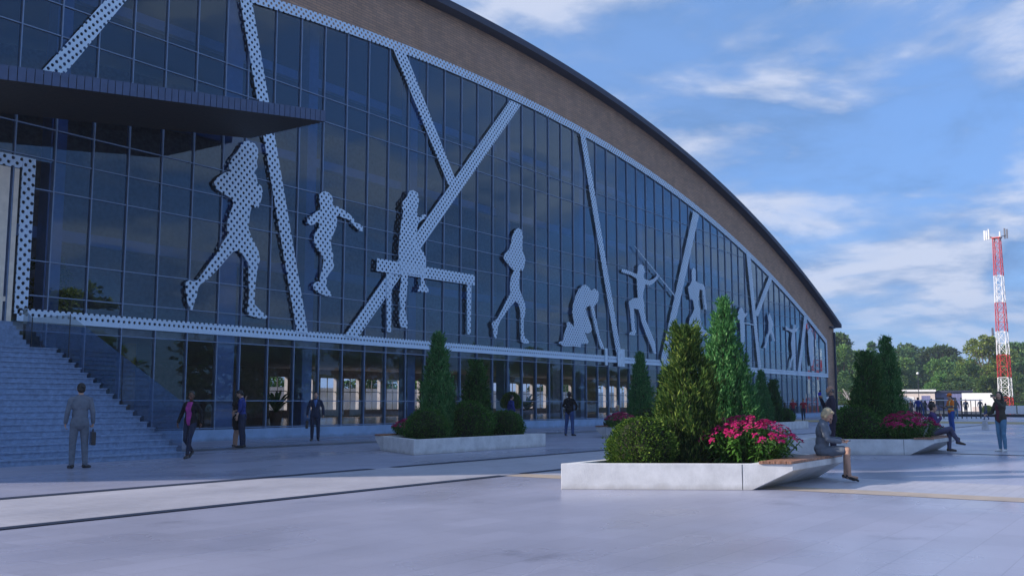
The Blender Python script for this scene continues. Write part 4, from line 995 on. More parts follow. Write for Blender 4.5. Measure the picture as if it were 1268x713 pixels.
# kiosk, pavilion, marquee
def oriented(px, d): 
    x, y = place(px, d); return x, y, math.atan2(y, x)-R(90)
x, y, a = oriented(1137, 172)
k_ = thing('kiosk', 'white flat-roofed kiosk with a bluish door, left of the violet pavilion', 'kiosk', (x, y, 0), a)
b = MB(); b.box(-3.4,2.7,0,4,0,3.3); b.build('wall', MT['palepink'], k_, world=False)
b = MB(); b.box(-3.7,2.9,-.5,4.2,3.3,3.65); b.build('roof', MT['white'], k_, world=False)
b = MB(); b.box(.55,1.9,-.06,.0,0,2.6); b.build('door', MT['bluewall'], k_, world=False)
b = MB(); b.box(-2.6,-.6,-.05,.0,1.0,2.4); b.build('window', MT['white'], k_, world=False)
x, y, a = oriented(1170, 172)
k_ = thing('pavilion', 'low violet-blue clad pavilion behind the worker with the helmet', 'pavilion', (x, y, 0), a)
b = MB(); b.box(-1.9,4.3,0,4,0,3.2); b.build('wall', MT['bluewall'], k_, world=False)
b = MB(); b.box(-2.0,4.5,-.4,4.2,3.2,3.5); b.build('roof', MT['roof'], k_, world=False)
for q in range(3):
    b = MB(); b.box(-1.4+q*1.9,-.1+q*1.9,-.05,0,1.0,2.3); b.build('window', MT['roof'], k_, world=False)
x, y, a = oriented(1212, 160)
k_ = thing('marquee', 'bright white marquee tent behind the girl in jeans', 'marquee', (x, y, 0), a)
b = MB(); b.prism_xz([(-2.45,0),(-2.45,2.95),(1.9,2.95),(2.6,1.9),(2.6,0)], 0, 4); b.build('canvas', MT['canvas'], k_, world=False)
b = MB(); b.box(-1.0,.6,-.05,.0,0,.75); b.build('counter', MT['palepink'], k_, world=False)
# lamp posts
def lamp(px, d, lab):
    x, y = place(px, d); r = thing('lamp_post', lab, 'lamp post', (x, y, 0))
    b = MB(); b.lathe([(.09,0),(.09,.3),(.05,.35),(.04,5.6)], (0,0,0), 10); b.build('pole', MT['black'], r, world=False)
    b = MB(); b.ball((0,0,5.8), .2); b.build('globe', MT['lampglass'], r, world=False)
lamp(1138, 150, 'slim lamp post with a round white globe in front of the kiosk')
# small shrubs near the barriers
rngs = random.Random(3)
for i, (px, d, s) in enumerate([(1236,128,1.4),(1243,130,1.8),(1258,130,1.7),(1266,131,1.5),(1222,140,1.3),(1043,150,2.0),(1052,150,2.2),(1060,150,2.0),(1120,120,1.5)]):
    x, y = place(px, d)
    lab = ['pale green shrub at the foot of the mast, first from the left','pale green shrub left under the mast','pale green shrub right under the mast','pale green shrub by the right edge','small shrub in front of the marquee','green hedge bush behind the bearded man','middle hedge bush behind the barrier panels','hedge bush beside the dark planter conifer','green bush behind the railing'][i]
    r = plant('box', 'shrub', lab, 'shrub', x, y, 0, s, rngs.uniform(0,6))
    fo = [c for c in kids(r) if c.name.startswith('foliage')][0]
# white wall on the far side of the rear road
b = MB(); b.box(30, 150, 66, 66.25, 0, 2.75); tag(b.build('boundary_wall', MT['white_wall']), 'long white boundary wall behind the hall, seen through the lobby windows', 'wall')
# bare saplings
for px, d, lab in ((1050,160,'bare pale sapling left of the dark planter conifer'),(1199,172,'leafless shrub above the left end of the marquee')):
    x, y = place(px, d); r = thing('sapling', lab, 'sapling', (x, y, 0)); rng = random.Random(px); b = MB()
    b.tube((0,0,0),(0,0,2.2),.07,.05,6)
    for k in range(16):
        a = rng.uniform(0,6.28); q = Vector((0,0,rng.uniform(1.0,2.4))); e = q+Vector((math.cos(a)*.9,math.sin(a)*.9,rng.uniform(.7,1.7)))
        b.tube(q, e, .04, .012, 5)
    b.build('trunk', MT['palepink'], r, world=False)
# indoor tree crown
r = [o for o in bpy.data.objects if o.name.startswith('potted_tree')][0]
o = bpy.data.objects.new('crown', TREES['l'][0]); COL.objects.link(o); o.parent = r; o.scale = (.19,.19,.19)
o = bpy.data.objects.new('trunk', TREES['l'][1]); COL.objects.link(o); o.parent = r; o.scale = (.19,.19,.19)

# thin air: far things fade to blue
hz = bpy.data.materials.new('pale_air'); th = NT(hz); ho = th.n('ShaderNodeOutputMaterial'); pv = th.n('ShaderNodeVolumePrincipled')
pv.inputs['Color'].default_value = (.80,.88,1,1); pv.inputs['Density'].default_value = .00045; pv.inputs['Anisotropy'].default_value = .2
th.l(pv.outputs[0], ho.inputs['Volume'])
b = MB(); b.box(-310, 710, -310, 610, -1.2, 32); o = b.build('haze', hz); o['kind'] = 'stuff'

# ------------------------------------------------------------------ people
def remeshed(b, name, mats, vox, sm=4):
    """fuse overlapping limbs into one continuous skin"""
    me = b.mesh('tmp', []); o = bpy.data.objects.new('tmp', me); COL.objects.link(o)
    md = o.modifiers.new('r', 'REMESH'); md.mode = 'VOXEL'; md.voxel_size = vox; md.use_smooth_shade = True
    if sm:
        ms = o.modifiers.new('s', 'SMOOTH'); ms.factor = .5; ms.iterations = sm
    dg = bpy.context.evaluated_depsgraph_get(); dg.update()
    out = bpy.data.meshes.new_from_object(o.evaluated_get(dg)); out.name = name
    bpy.data.objects.remove(o); bpy.data.meshes.remove(me)
    for m in mats: out.materials.append(m)
    out.polygons.foreach_set('use_smooth', [True]*len(out.polygons))
    return out
def cloth(name, c, rough=.85, c2=None):
    if name not in MT: MT[name] = mat(name, c, rough, var=.12, scale=7, bump=.25, bscale=9, spec=.25, base2=c2)
    return MT[name]
def skinmat(name, c):
    if name not in MT:
        m = mat(name, c, .5, var=.06, scale=12, spec=.35); MT[name] = m
        bs = [n for n in m.node_tree.nodes if n.type == 'BSDF_PRINCIPLED'][0]
        bs.inputs['Subsurface Weight'].default_value = .1; bs.inputs['Subsurface Radius'].default_value = (.02,.008,.004)
    return MT[name]
LIGHT = skinmat('light_skin', (.52,.31,.22)); DARK = skinmat('brown_skin', (.13,.062,.036)); TAN = skinmat('tan_skin', (.40,.22,.145))
MT['eye'] = mat('dark_eyes', (.015,.012,.010), .25); MT['lip'] = mat('lips', (.34,.10,.085), .5)
SH = {'black': mat('black_leather', (.015,.015,.017), .35), 'brown': mat('brown_boots', (.055,.03,.02), .5), 'white': mat('white_sneaker', (.72,.72,.70), .6)}
V = Vector

def hand(b, w, d, n, curl, side, k=1.):
    """palm, four unequal bent fingers and a thumb leaving the side of the palm; n = palm normal"""
    d = d.normalized(); n = (n - d*n.dot(d)).normalized(); s = d.cross(n)*side
    c = w + d*.045*k
    rot = Matrix((s, d, n)).transposed()
    b.ball(c, (.040*k, .052*k, .017*k), 12, 8, rot=rot)
    for i, (off, L) in enumerate(((-.029,.070),(-.010,.079),(.010,.073),(.028,.056))):
        p = c + s*off*k + d*.038*k
        a = curl*(1+.12*i)
        d1 = (d*math.cos(a)+n*math.sin(a)); d2 = (d*math.cos(a*2.1)+n*math.sin(a*2.1))
        q = p + d1*L*.52*k; e = q + d2*L*.48*k
        b.cap(p, .0090*k, q, .0082*k, 8); b.cap(q, .0082*k, e, .0066*k, 8)
    p = c - s*.032*k - d*.022*k
    q = p + (-s*.75 + d*.6 + n*.25).normalized()*.036*k; e = q + (d*.85 - s*.15 + n*(.25+.5*min(curl,1))).normalized()*.032*k
    b.cap(p, .0115*k, q, .0098*k, 8); b.cap(q, .0098*k, e, .0078*k, 8)

STAND = dict(zp=.95, lean=0, nod=0, turn=0, kn=[(-.105,.012,.50),(.105,.012,.50)], an=[(-.11,-.03,.085),(.11,-.03,.085)], ft=[(-.25,1,0),(.25,1,0)],
             el=[(-.265,-.03,1.17),(.265,-.03,1.17)], wr=[(-.285,.05,.93),(.285,.05,.93)], hd=[(0,.12,-1),(0,.12,-1)], pn=[(1,0,0),(-1,0,0)], curl=[.35,.35])
def person(label, pos, yaw, h=1.75, vox=.010, female=False, skin=LIGHT, group=None, top=None, bottom=None, hair=None, shoe='black', heels=False, beard=None, bare_legs=False, z0=0, **kw):
    S = dict(STAND); S.update(kw)
    k = h/1.75
    root = thing('person', label, 'person', (pos[0], pos[1], z0), R(yaw)-R(90), group); root.scale = (k,k,k)
    zp = S['zp']; dz = zp-.95; L = R(S['lean']); side_l = R(S.get('side', 0))
    piv = V((0,0,zp))
    RL = Matrix.Rotation(side_l, 3, 'Y') @ Matrix.Rotation(-L, 3, 'X')
    def T(p):
        p = V(p)+V((0,0,dz)); f = max(0, min(1, (p.z-zp)/.25)); 
        return piv + (RL @ (p-piv) if p.z > zp else (p-piv))
    hc = V((0,.012,1.625)); nb = V((0,-.012,1.47))
    RH = RL @ Matrix.Rotation(R(S['turn']), 3, 'Z') @ Matrix.Rotation(-R(S['nod']), 3, 'X')
    npv = T((0,-.005,1.52))
    def TH(p): return npv + RH @ (V(p)-V((0,-.005,1.52)))
    sw = .160 if female else .180
    cw = .92 if female else 1.0
    sho = [T((-sw,0,1.402)), T((sw,0,1.402))]
    el = [T(e) for e in S['el']]; wr = [T(w) for w in S['wr']]
    hip = [V((-.09,0,zp-.03)), V((.09,0,zp-.03))]
    kn = [V(a) for a in S['kn']]; an = [V(a) for a in S['an']]; ft = [V(a).normalized() for a in S['ft']]
    hd = [RL @ V(a) for a in S['hd']]; pn = [RL @ V(a) for a in S['pn']]
    def torso(b, g, z_lo=None):
        b.ball(T((0,0,.97)), (.150*(1.04 if female else 1)+g, .105+g, .115+g), rot=RL)
        b.ball(T((0,.005,1.13)), (.125*cw+g, .092+g, .15+g), rot=RL)
        b.ball(T((0,.005,1.29)), (.158*cw+g, .108+g, .165+g), rot=RL)
        for s in (-1,1): b.cap(T((s*.03,-.01,1.425)), .058+g*.8, T((s*(sw-.012),0,1.408)), .044+g*.7)
        b.cap(T((0,-.01,1.40)), .075+g, nb_t, .052+g*.5)
        if female:
            for s in (-1,1): b.ball(T((s*.066,.085,1.285)), (.062+g*.6,.055+g*.6,.06+g*.6))
    nb_t = T(nb)
    def legs(b, g, upto=1.0, a0=None):
        for i in (0,1):
            b.cap(hip[i], .086+g, kn[i], .057+g)
            if upto > .5:
                e = kn[i].lerp(an[i], min(1, (upto-.5)*2))
                m = kn[i].lerp(e, .33) + V((0,-.012,0))
                b.cap(kn[i], .056+g, m, .054+g); b.cap(m, .054+g, e, .036+g*1.3)
    def arms(b, g, upto=1.0):
        for i in (0,1):
            b.cap(sho[i], .050+g*.8, el[i], .037+g)
            if upto > .5: b.cap(el[i], .038+g, el[i].lerp(wr[i], min(1,(upto-.5)*2)), .027+g)
    fine = vox < .012
    # body
    b = MB(); torso(b, 0); legs(b, 0); arms(b, 0)
    b.cap(T((0,-.012,1.46)), .052 if not female else .046, TH((0,-.002,1.56)), .050 if not female else .044)
    b.ball(TH(hc+V((0,-.005,.018))), (.076,.094,.098), 16, 12, rot=RH); b.ball(TH(hc+V((0,.022,-.045))), (.058,.068,.068), 14, 10, rot=RH); b.ball(TH(hc+V((0,.055,-.085))), (.03,.03,.026), rot=RH)
    b.cap(TH(hc+V((0,.088,.022))), .010, TH(hc+V((0,.107,-.018))), .0145, 8)
    for s in (-1,1):
        b.ball(TH(hc+V((s*.077,-.008,-.005))), (.010,.020,.030), 10, 8, rot=RH)
        b.ball(TH(hc+V((s*.034,.068,-.018))), (.026,.022,.022), 10, 8, rot=RH)
        b.cap(TH(hc+V((s*.012,.088,.036))), .009, TH(hc+V((s*.045,.076,.038))), .008, 8)
    for s in (-1,1): b.ball(TH(hc+V((s*.010,.088,-.055))), (.018,.010,.008), 8, 6, rot=RH)
    for i, s in ((0,-1),(1,1)):
        hand(b, wr[i], hd[i], pn[i], S['curl'][i], -s if True else s)
        b.cap(an[i], .040, an[i]+V((0,0,-.03)), .036); b.cap(an[i]+V((0,0,-.045))+ft[i]*-.03, .032, an[i]+V((0,0,-.052))+ft[i]*.13, .024)
    me = remeshed(b, 'body', [skin, MT['eye'], MT['lip']], vox, 3 if fine else 2)
    if fine or vox <= .014:
        e1 = [TH(hc+V((s*.034,.094,.014))) for s in (-1,1)]; lp = TH(hc+V((0,.098,-.055)))
        for p in me.polygons:
            c = p.center
            if min((c-e1[0]).length, (c-e1[1]).length) < .0135: p.material_index = 1
            elif (c-lp).length < .019: p.material_index = 2
    bo = bpy.data.objects.new('body', me); COL.objects.link(bo); bo.parent = root
    def child(nm, me_):
        o = bpy.data.objects.new(nm, me_); COL.objects.link(o); o.parent = root; return o
    # hair
    if hair:
        kind, hm = hair; b = MB()
        if kind != 'bald':
            b.ball(TH(hc+V((0,-.020,.036))), (.086,.094,.096), 16, 12, rot=RH)
            b.ball(TH(hc+V((0,-.045,-.01))), (.080,.066,.075), 14, 10, rot=RH)
            if kind == 'bob':
                for s in (-1,1): b.cap(TH(hc+V((s*.070,-.005,.03))), .030, TH(hc+V((s*.072,.005,-.055))), .026)
                b.cap(TH(hc+V((-.04,.062,.083))), .030, TH(hc+V((.04,.055,.085))), .030); b.ball(TH(hc+V((0,-.05,-.045))), (.078,.05,.055), rot=RH)
            if kind == 'long':
                b.cap(TH(hc+V((0,-.06,0))), .075, T((0,-.10,1.38)), .07)
                for s in (-1,1): b.cap(TH(hc+V((s*.066,-.005,.03))), .030, T((s*.085,-.03,1.44)), .032)
            if kind == 'bun': b.ball(TH(hc+V((0,-.10,.085))), .058, rot=RH)
            if kind == 'afro': b.ball(TH(hc+V((0,-.035,.05))), (.105,.105,.10), rot=RH)
            if kind == 'quiff': b.cap(TH(hc+V((-.03,.06,.095))), .028, TH(hc+V((.035,.055,.10))), .030)
        else:
            for s in (-1,1): b.ball(TH(hc+V((s*.066,-.028,.0))), (.020,.055,.045), rot=RH)
            b.ball(TH(hc+V((0,-.070,-.005))), (.062,.034,.055), rot=RH)
        child('hair', remeshed(b, 'hair', [hm], max(.008, vox), 2))
    if beard:
        b = MB(); b.ball(TH(hc+V((0,.052,-.082))), (.052,.050,.038), rot=RH)
        for s in (-1,1): b.cap(TH(hc+V((s*.062,.025,-.03))), .016, TH(hc+V((s*.040,.06,-.078))), .022)
        b.cap(TH(hc+V((-.022,.098,-.044))), .007, TH(hc+V((.022,.098,-.044))), .007)
        child('beard', remeshed(b, 'beard', [beard], .008, 1))
    # clothes
    cv = max(vox, .009)
    if bottom:
        kind, m = bottom; b = MB()
        b.ball(V((0,0,zp+.02)), (.150*(1.04 if female else 1)+.016, .105+.016, .10))
        if kind == 'trousers': legs(b, .014, 1.0)
        elif kind == 'skinny': legs(b, .007, .97)
        elif kind == 'skirt':
            for i in (0,1): b.cap(hip[i], .104, hip[i].lerp(kn[i], .80), .082)
            b.cap(hip[0].lerp(hip[1],.5), .10, (hip[0].lerp(kn[0],.80)+hip[1].lerp(kn[1],.80))/2, .08)
        child('trousers' if kind != 'skirt' else 'skirt', remeshed(b, kind, [m], cv, 3))
    if top:
        kind, m, m2 = top; b = MB()
        g = {'suit': .024, 'jacket': .026, 'shirt': .013, 'dress': .012, 'tee': .011, 'vest': .03}[kind]
        torso(b, g)
        if kind in ('suit','jacket'):
            lo = .80 if kind == 'suit' else .88
            b.ball(T((0,0,lo+.13)) if zp > .8 else V((0,0,zp+.03)), (.178, .138, .17 if zp > .8 else .11), rot=None); b.ball(T((0,.005,1.10)), (.158*cw, .122, .22), rot=RL)
            for s in (-1,1): b.cap(T((s*.02,.085,1.44)), .030, T((s*.055,-.03,1.475)), .030)
        if kind == 'dress':
            for i in (0,1): b.cap(hip[i], .100, hip[i].lerp(kn[i], .72), .088)
            b.cap(hip[0].lerp(hip[1],.5), .10, (hip[0].lerp(kn[0],.72)+hip[1].lerp(kn[1],.72))/2, .085)
        arms(b, min(g,.016), {'suit':.98,'jacket':.97,'shirt':S.get('sleeve',.97),'dress':.42,'tee':.36,'vest':.1}[kind])
        me = remeshed(b, kind, [m] + ([m2] if m2 else []) + ([S['m3']] if 'm3' in S else []), cv, 3)
        inv = RL.inverted()
        if m2:
            for p in me.polygons:
                c = inv @ (p.center-piv) + V((0,0,.95))
                if kind in ('suit','jacket'):
                    z_b = S.get('vz', 1.18); wv = S.get('vw', .055)
                    if c.y > .05 and z_b < c.z < 1.47 and abs(c.x) < wv*min(1,(c.z-z_b)/max(.05,(1.42-z_b))+S.get('v0',.0)):
                        p.material_index = 2 if ('m3' in S and abs(c.x) < .018 and c.z < 1.43) else 1
                elif kind == 'dress':
                    if 1.075 < c.z < 1.115 and abs(c.x) < .2: p.material_index = 1
                elif kind == 'vest':
                    if (1.02 < c.z < 1.07) or (1.16 < c.z < 1.21) or (c.z > 1.2 and .07 < abs(c.x) < .11): p.material_index = 1
        child({'suit':'jacket','jacket':'jacket','shirt':'shirt','dress':'dress','tee':'shirt','vest':'vest'}[kind], me)
        if kind == 'vest':
            b = MB(); torso(b, .018); arms(b, .014, .97); child('shirt', remeshed(b, 'shirt', [S['under']], cv, 3))
    for i in (0,1):
        b = MB(); a = an[i]; f = ft[i]; dn = V((0,0,-1)); 
        if heels:
            f2 = (f+V((0,0,-.35))).normalized()
            b.cap(a+V((0,0,-.035))-f*.035, .034, a+V((0,0,-.045))+f2*.06, .032); b.cap(a+V((0,0,-.045))+f2*.06, .032, a+V((0,0,-.055))+f2*.155, .020); b.cap(a-f*.045+V((0,0,-.04)), .013, a-f*.05+V((0,0,-.085)), .006, 8)
        else:
            b.cap(a+V((0,0,-.035))-f*.035, .043, a+V((0,0,-.045))+f*.10, .038); b.cap(a+V((0,0,-.045))+f*.10, .038, a+V((0,0,-.056))+f*.165, .028)
            if S.get('boots'): b.cap(a+V((0,0,.07)), .052, a+V((0,0,-.03))-f*.02, .046)
        child('shoe', remeshed(b, 'shoe', [SH[shoe]], cv, 2))
    return root, T, k
def local(root, p):
    k = root.scale[0]; a = root.rotation_euler[2]; p = V(p)*k
    return V((root.location.x+p.x*math.cos(a)-p.y*math.sin(a), root.location.y+p.x*math.sin(a)+p.y*math.cos(a), root.location.z+p.z))
def ray_yaw(px): return math.degrees(YAW - math.atan((px-634)/1228))
def at(px, d): return place(px, d)
hb = mat('dark_brown_hair', (.022,.014,.010), .6, var=.3, scale=30); hk = mat('black_hair', (.010,.009,.009), .55, var=.3, scale=30)
hl = mat('pale_blond_hair', (.50,.40,.24), .55, var=.15, scale=30); hg = mat('grey_hair', (.12,.115,.11), .6, var=.2, scale=40); hr = mat('auburn_hair', (.11,.045,.02), .6, var=.2, scale=30)
suitg = cloth('grey_blue_suit_cloth', (.14,.165,.205)); navy = cloth('navy_suit_cloth', (.025,.035,.07)); plum = cloth('dark_plum_suit_cloth', (.032,.026,.045))
blackc = cloth('black_cloth', (.012,.012,.015)); white = cloth('white_shirt_cloth', (.62,.63,.66)); blues = cloth('blue_shirt_cloth', (.025,.045,.22)); jeans = cloth('blue_denim', (.045,.085,.22)); ljeans = cloth('light_blue_denim', (.10,.23,.36))
djeans = cloth('dark_denim', (.022,.030,.06)); mag = cloth('magenta_top', (.36,.05,.24)); purple = cloth('purple_jacket_cloth', (.065,.045,.15)); grp = cloth('grey_violet_denim', (.10,.10,.17)); olive = cloth('olive_brown_jacket', (.055,.055,.045)); maroon = cloth('maroon_top', (.12,.03,.05))
orange = cloth('orange_hi_vis_cloth', (.80,.20,.02)); yel = cloth('yellow_reflective_tape', (.65,.62,.30)); redc = cloth('red_sport_top', (.30,.03,.05)); gre = cloth('grey_cloth', (.12,.125,.13)); skb = cloth('bright_blue_denim', (.03,.09,.33)); ltie = cloth('red_tie', (.20,.02,.03)); lblue = cloth('light_blue_shirt', (.10,.18,.42))
strap_m = MT['black']
def bag(name, label, cat, root, parts_):
    p = local(root, parts_[0]); r = thing(name, label, cat, (p.x, p.y, p.z), root.rotation_euler[2]); return r
NEAR = .0075
# 1 suited man from behind with a slim briefcase
x, y = at(100, 21.2); 
r, T_, k = person('man in grey-blue suit seen from behind, before the stairs with a briefcase', (x, y), ray_yaw(100)+6, 1.80, NEAR, hair=('short', hk), top=('suit', suitg, None), bottom=('trousers', suitg),
   kn=[(-.115,.01,.50),(.115,.01,.50)], an=[(-.12,-.03,.085),(.135,-.03,.085)], ft=[(-.3,1,0),(.75,.8,0)], el=[(-.24,-.03,1.16),(.24,-.03,1.16)], wr=[(-.265,.05,.93),(.265,.05,.93)], curl=[.4,1.1])
g = bag('briefcase', 'slim black briefcase held by the man in front of the stairs', 'briefcase', r, [(.272,.07,.80)])
b = MB(); b.box(-.045,.045,-.19,.19,-.34,-.06); b.build('case', SH['black'], g, world=False, bevel=.012)
b = MB(); b.tube((0,-.06,-.06),(0,-.05,0),.009,seg=6); b.tube((0,-.05,0),(0,.05,0),.009,seg=6); b.tube((0,.05,0),(0,.06,-.06),.009,seg=6); b.build('handle', SH['black'], g, world=False)
# 2 walking woman
x, y = at(237, 25.0)
person('woman in a black jacket and magenta top walking past the foot of the stairs', (x, y), ray_yaw(237)+152, 1.69, NEAR, True, DARK, hair=('bun', hk), top=('jacket', blackc, mag), bottom=('skinny', djeans), vz=.86, vw=.075, v0=.5, turn=18,
   zp=.93, kn=[(-.075,.17,.52),(.10,.06,.48)], an=[(-.05,.22,.085),(.09,-.30,.17)], ft=[(-.1,1,0),(.1,.75,-.65)], el=[(-.25,-.10,1.18),(.25,.0,1.17)], wr=[(-.27,-.06,.93),(.29,.12,.94)])
# 3 couple
x, y = at(301, 31.0)
person('man in a blue shirt embracing the woman in black, near the glass', (x, y), ray_yaw(301)+75, 1.80, .010, hair=('quiff', hk), top=('shirt', blues, None), bottom=('trousers', navy), sleeve=.72, nod=22, lean=4,
   el=[(-.26,.0,1.18),(.27,.10,1.19)], wr=[(-.27,.10,.95),(.15,.30,1.10)])
x, y = at(293.8, 31.3)
person('woman in short black dress with pale belt, facing the man in blue', (x, y), ray_yaw(295)-70, 1.68, .010, True, LIGHT, hair=('long', hk), top=('dress', blackc, white), heels=True, nod=10,
   el=[(-.22,.10,1.20),(.22,.14,1.22)], wr=[(-.10,.26,1.38),(.08,.24,1.52)], hd=[(.2,.3,1),(0,.1,1)], pn=[(0,1,0),(0,1,0)])
# 4 man with briefcase facing us
x, y = at(391, 36.4)
r, T_, k = person('man in a navy suit facing the plaza beside the glass, briefcase in hand', (x, y), ray_yaw(391)+178, 1.78, .010, hair=('short', hk), top=('suit', navy, lblue), bottom=('trousers', navy), vw=.06, curl=[.35,1.1])
g = bag('briefcase', 'black briefcase held by the navy-suited man by the glass', 'briefcase', r, [(.29,.07,.78)])
b = MB(); b.box(-.045,.045,-.19,.19,-.34,-.06); b.build('case', SH['black'], g, world=False, bevel=.012)
b = MB(); b.tube((0,-.06,-.06),(0,-.05,0),.009,seg=6); b.tube((0,-.05,0),(0,.05,0),.009,seg=6); b.tube((0,.05,0),(0,.06,-.06),.009,seg=6); b.build('handle', SH['black'], g, world=False)
# 5 man in dark jacket and jeans
x, y = at(705, 42.0)
person('heavy-set man in dark jacket and blue jeans standing alone, back to the plaza', (x, y), ray_yaw(705)-28, 1.86, .010, skin=DARK, hair=('short', hk), top=('jacket', blackc, None), bottom=('trousers', jeans), turn=-15,
   el=[(-.28,.02,1.17),(.28,.08,1.17)], wr=[(-.14,.26,1.06),(.16,.27,1.04)], hd=[(.6,.6,-.1),(-.6,.6,-.1)], an=[(-.16,-.03,.085),(.16,-.03,.085)], kn=[(-.13,.01,.5),(.13,.01,.5)])
# 6 man by the glass
x, y = at(633, 50)
person('man in a blue shirt by the glass, half hidden behind the planter bushes', (x, y), ray_yaw(633)-60, 1.78, .012, hair=('short', hk), top=('shirt', blues, None), bottom=('trousers', djeans), nod=12)
# 7 reclining woman on the far planter
person('blonde woman reclining with outstretched legs on a planter bench near the glass', (36.75, 19.9), 180, 1.68, .010, True, LIGHT, hair=('long', hl), top=('shirt', gre, None), bottom=('skinny', djeans), zp=.57, lean=-14,
   kn=[(-.08,.43,.62),(.09,.43,.58)], an=[(-.07,.84,.54),(.08,.85,.52)], ft=[(0,.35,1),(.1,.35,1)], el=[(-.24,-.16,1.17),(.25,-.10,1.18)], wr=[(-.25,-.22,.93),(.12,.16,1.02)])
# 8 two runners
for px, ph, lab in ((982, 178, 'left one of two distant joggers in red tops'), (994.5, 170, 'right one of two distant joggers in red tops')):
    x, y = at(px, 74)
    person(lab, (x, y), ray_yaw(px)+ph, 1.70, .018, True, TAN, 'two joggers', top=('tee', redc, None), bottom=('skinny', djeans), hair=('bun', hk), zp=.94,
       kn=[(-.10,.22,.56),(.10,.0,.49)], an=[(-.10,.05,.26),(.10,-.04,.085)], ft=[(0,.8,-.6),(0,1,0)], el=[(-.25,-.12,1.20),(.25,-.06,1.20)], wr=[(-.20,.12,1.18),(.20,.16,1.24)], hd=[(0,1,.2),(0,1,.2)])
# 9 bearded man with microphone
x, y = at(1029, 26.0)
r, T_, k = person('bearded balding man in a dark suit with a microphone behind the seated blonde', (x, y), ray_yaw(1029)+98, 1.83, NEAR, skin=TAN, hair=('bald', hg), beard=hg, top=('suit', plum, white), bottom=('trousers', plum), vw=.065, m3=ltie, turn=8,
   el=[(-.265,-.02,1.17),(.27,.12,1.20)], wr=[(-.28,.06,.93),(.11,.23,1.42)], hd=[(0,.15,-1),(-.2,.25,1)], pn=[(1,0,0),(-1,.2,0)], curl=[.45,1.25])
p = local(r, (.085, .255, 1.53)); g = thing('microphone', 'microphone with a blue cube held up to the bearded man\'s chin', 'microphone', (p.x, p.y, p.z), r.rotation_euler[2])
b = MB(); b.tube((0,0,-.13),(0,0,.05),.014,.016,10); b.build('handle', SH['black'], g, world=False)
b = MB(); b.box(-.038,.038,-.038,.038,-.03,.055); b.build('cube_flag', cloth('blue_mic_flag', (.02,.02,.35), .5), g, world=False, bevel=.005)
b = MB(); b.ball((0,-.01,.085),(.03,.03,.035)); b.build('foam_head', SH['black'], g, world=False)
# 10 seated blonde
x, y = 17.75, 5.48
r, T_, k = person('blonde woman in grey-blue skirt suit and heels seated on the nearest bench', (x, y), -76, 1.70, NEAR, True, LIGHT, hair=('bob', hl), top=('suit', suitg, lblue), bottom=('skirt', suitg), heels=True, vw=.04, vz=1.22, zp=.56, lean=5, nod=30,
   kn=[(-.07,.45,.575),(.075,.45,.575)], an=[(-.04,.40,.14),(.07,.47,.14)], ft=[(0,1,0),(.05,1,0)], el=[(-.215,.09,1.16),(.215,.10,1.16)], wr=[(-.07,.32,1.17),(.09,.32,1.14)], hd=[(.35,1,-.1),(-.35,1,-.05)], pn=[(.3,0,-1),(.2,0,1)], curl=[.5,.45])
p = local(r, tuple(T_((.03,.415,1.15)))); g = thing('tablet', 'small dark tablet in the seated blonde woman\'s hands', 'tablet', (p.x, p.y, p.z), r.rotation_euler[2]); g.rotation_euler[0] = R(12)
b = MB(); b.box(-.055,.055,-.085,.085,-.005,.005); b.build('case', SH['black'], g, world=False, bevel=.004)
b = MB(); b.box(-.048,.048,-.078,.078,.0055,.0065); b.build('screen', MT['eye'], g, world=False)
# 11 worker
x, y = at(1177, 48.0)
r, T_, k = person('worker in an orange helmet and hi-vis vest looking down at a clipboard', (x, y), ray_yaw(1177)+120, 1.80, .011, hair=('short', hb), top=('vest', orange, yel), under=gre, bottom=('trousers', skb), boots=True, nod=20,
   el=[(-.26,.04,1.18),(.26,.04,1.18)], wr=[(-.12,.28,1.12),(.12,.29,1.10)], hd=[(.4,1,.1),(-.4,1,.1)], pn=[(0,0,1),(0,0,1)])
hm_ = T_((0,.0,1.69)); p = local(r, (hm_.x, hm_.y+.035, hm_.z-.012)); g = thing('safety_helmet', 'orange safety helmet on the worker\'s head', 'helmet', (p.x, p.y, p.z), r.rotation_euler[2]); g.rotation_euler[0] = R(-14)
b = MB(); b.lathe([(.118,0),(.116,.04),(.098,.085),(.06,.115),(.01,.125)], (0,0,0), 18); b.build('shell', orange, g, world=False)
b = MB(); b.ball((0,.05,.0),(.115,.115,.012)); b.build('brim', orange, g, world=False)
p = local(r, (0,.40,1.12)); g = thing('clipboard', 'white clipboard in the worker\'s hands', 'clipboard', (p.x,p.y,p.z), r.rotation_euler[2]); g.rotation_euler[0] = R(25)
b = MB(); b.box(-.11,.11,-.15,.15,-.004,.004); b.build('board', cloth('brown_board', (.12,.07,.04), .6), g, world=False)
b = MB(); b.box(-.1,.1,-.145,.12,.0045,.0065); b.build('paper', white, g, world=False)
# 12 seated person in purple
r, T_, k = person('person in a purple jacket sitting with crossed legs on the right-hand bench', (30.0, 6.1), -76, 1.76, .008, hair=('short', hb), top=('jacket', purple, None), bottom=('trousers', grp), boots=True, shoe='brown', zp=.56, lean=2, nod=6, turn=10,
   kn=[(-.10,.45,.59),(.03,.46,.655)], an=[(-.09,.42,.10),(-.10,.66,.30)], ft=[(0,1,0),(.0,1,-.15)], el=[(-.25,.08,1.15),(.25,.08,1.17)], wr=[(-.05,.27,1.07),(.02,.22,1.36)], hd=[(.6,.5,0),(-.5,.2,1)], pn=[(0,-1,0),(0,-1,0)], curl=[.7,.9])
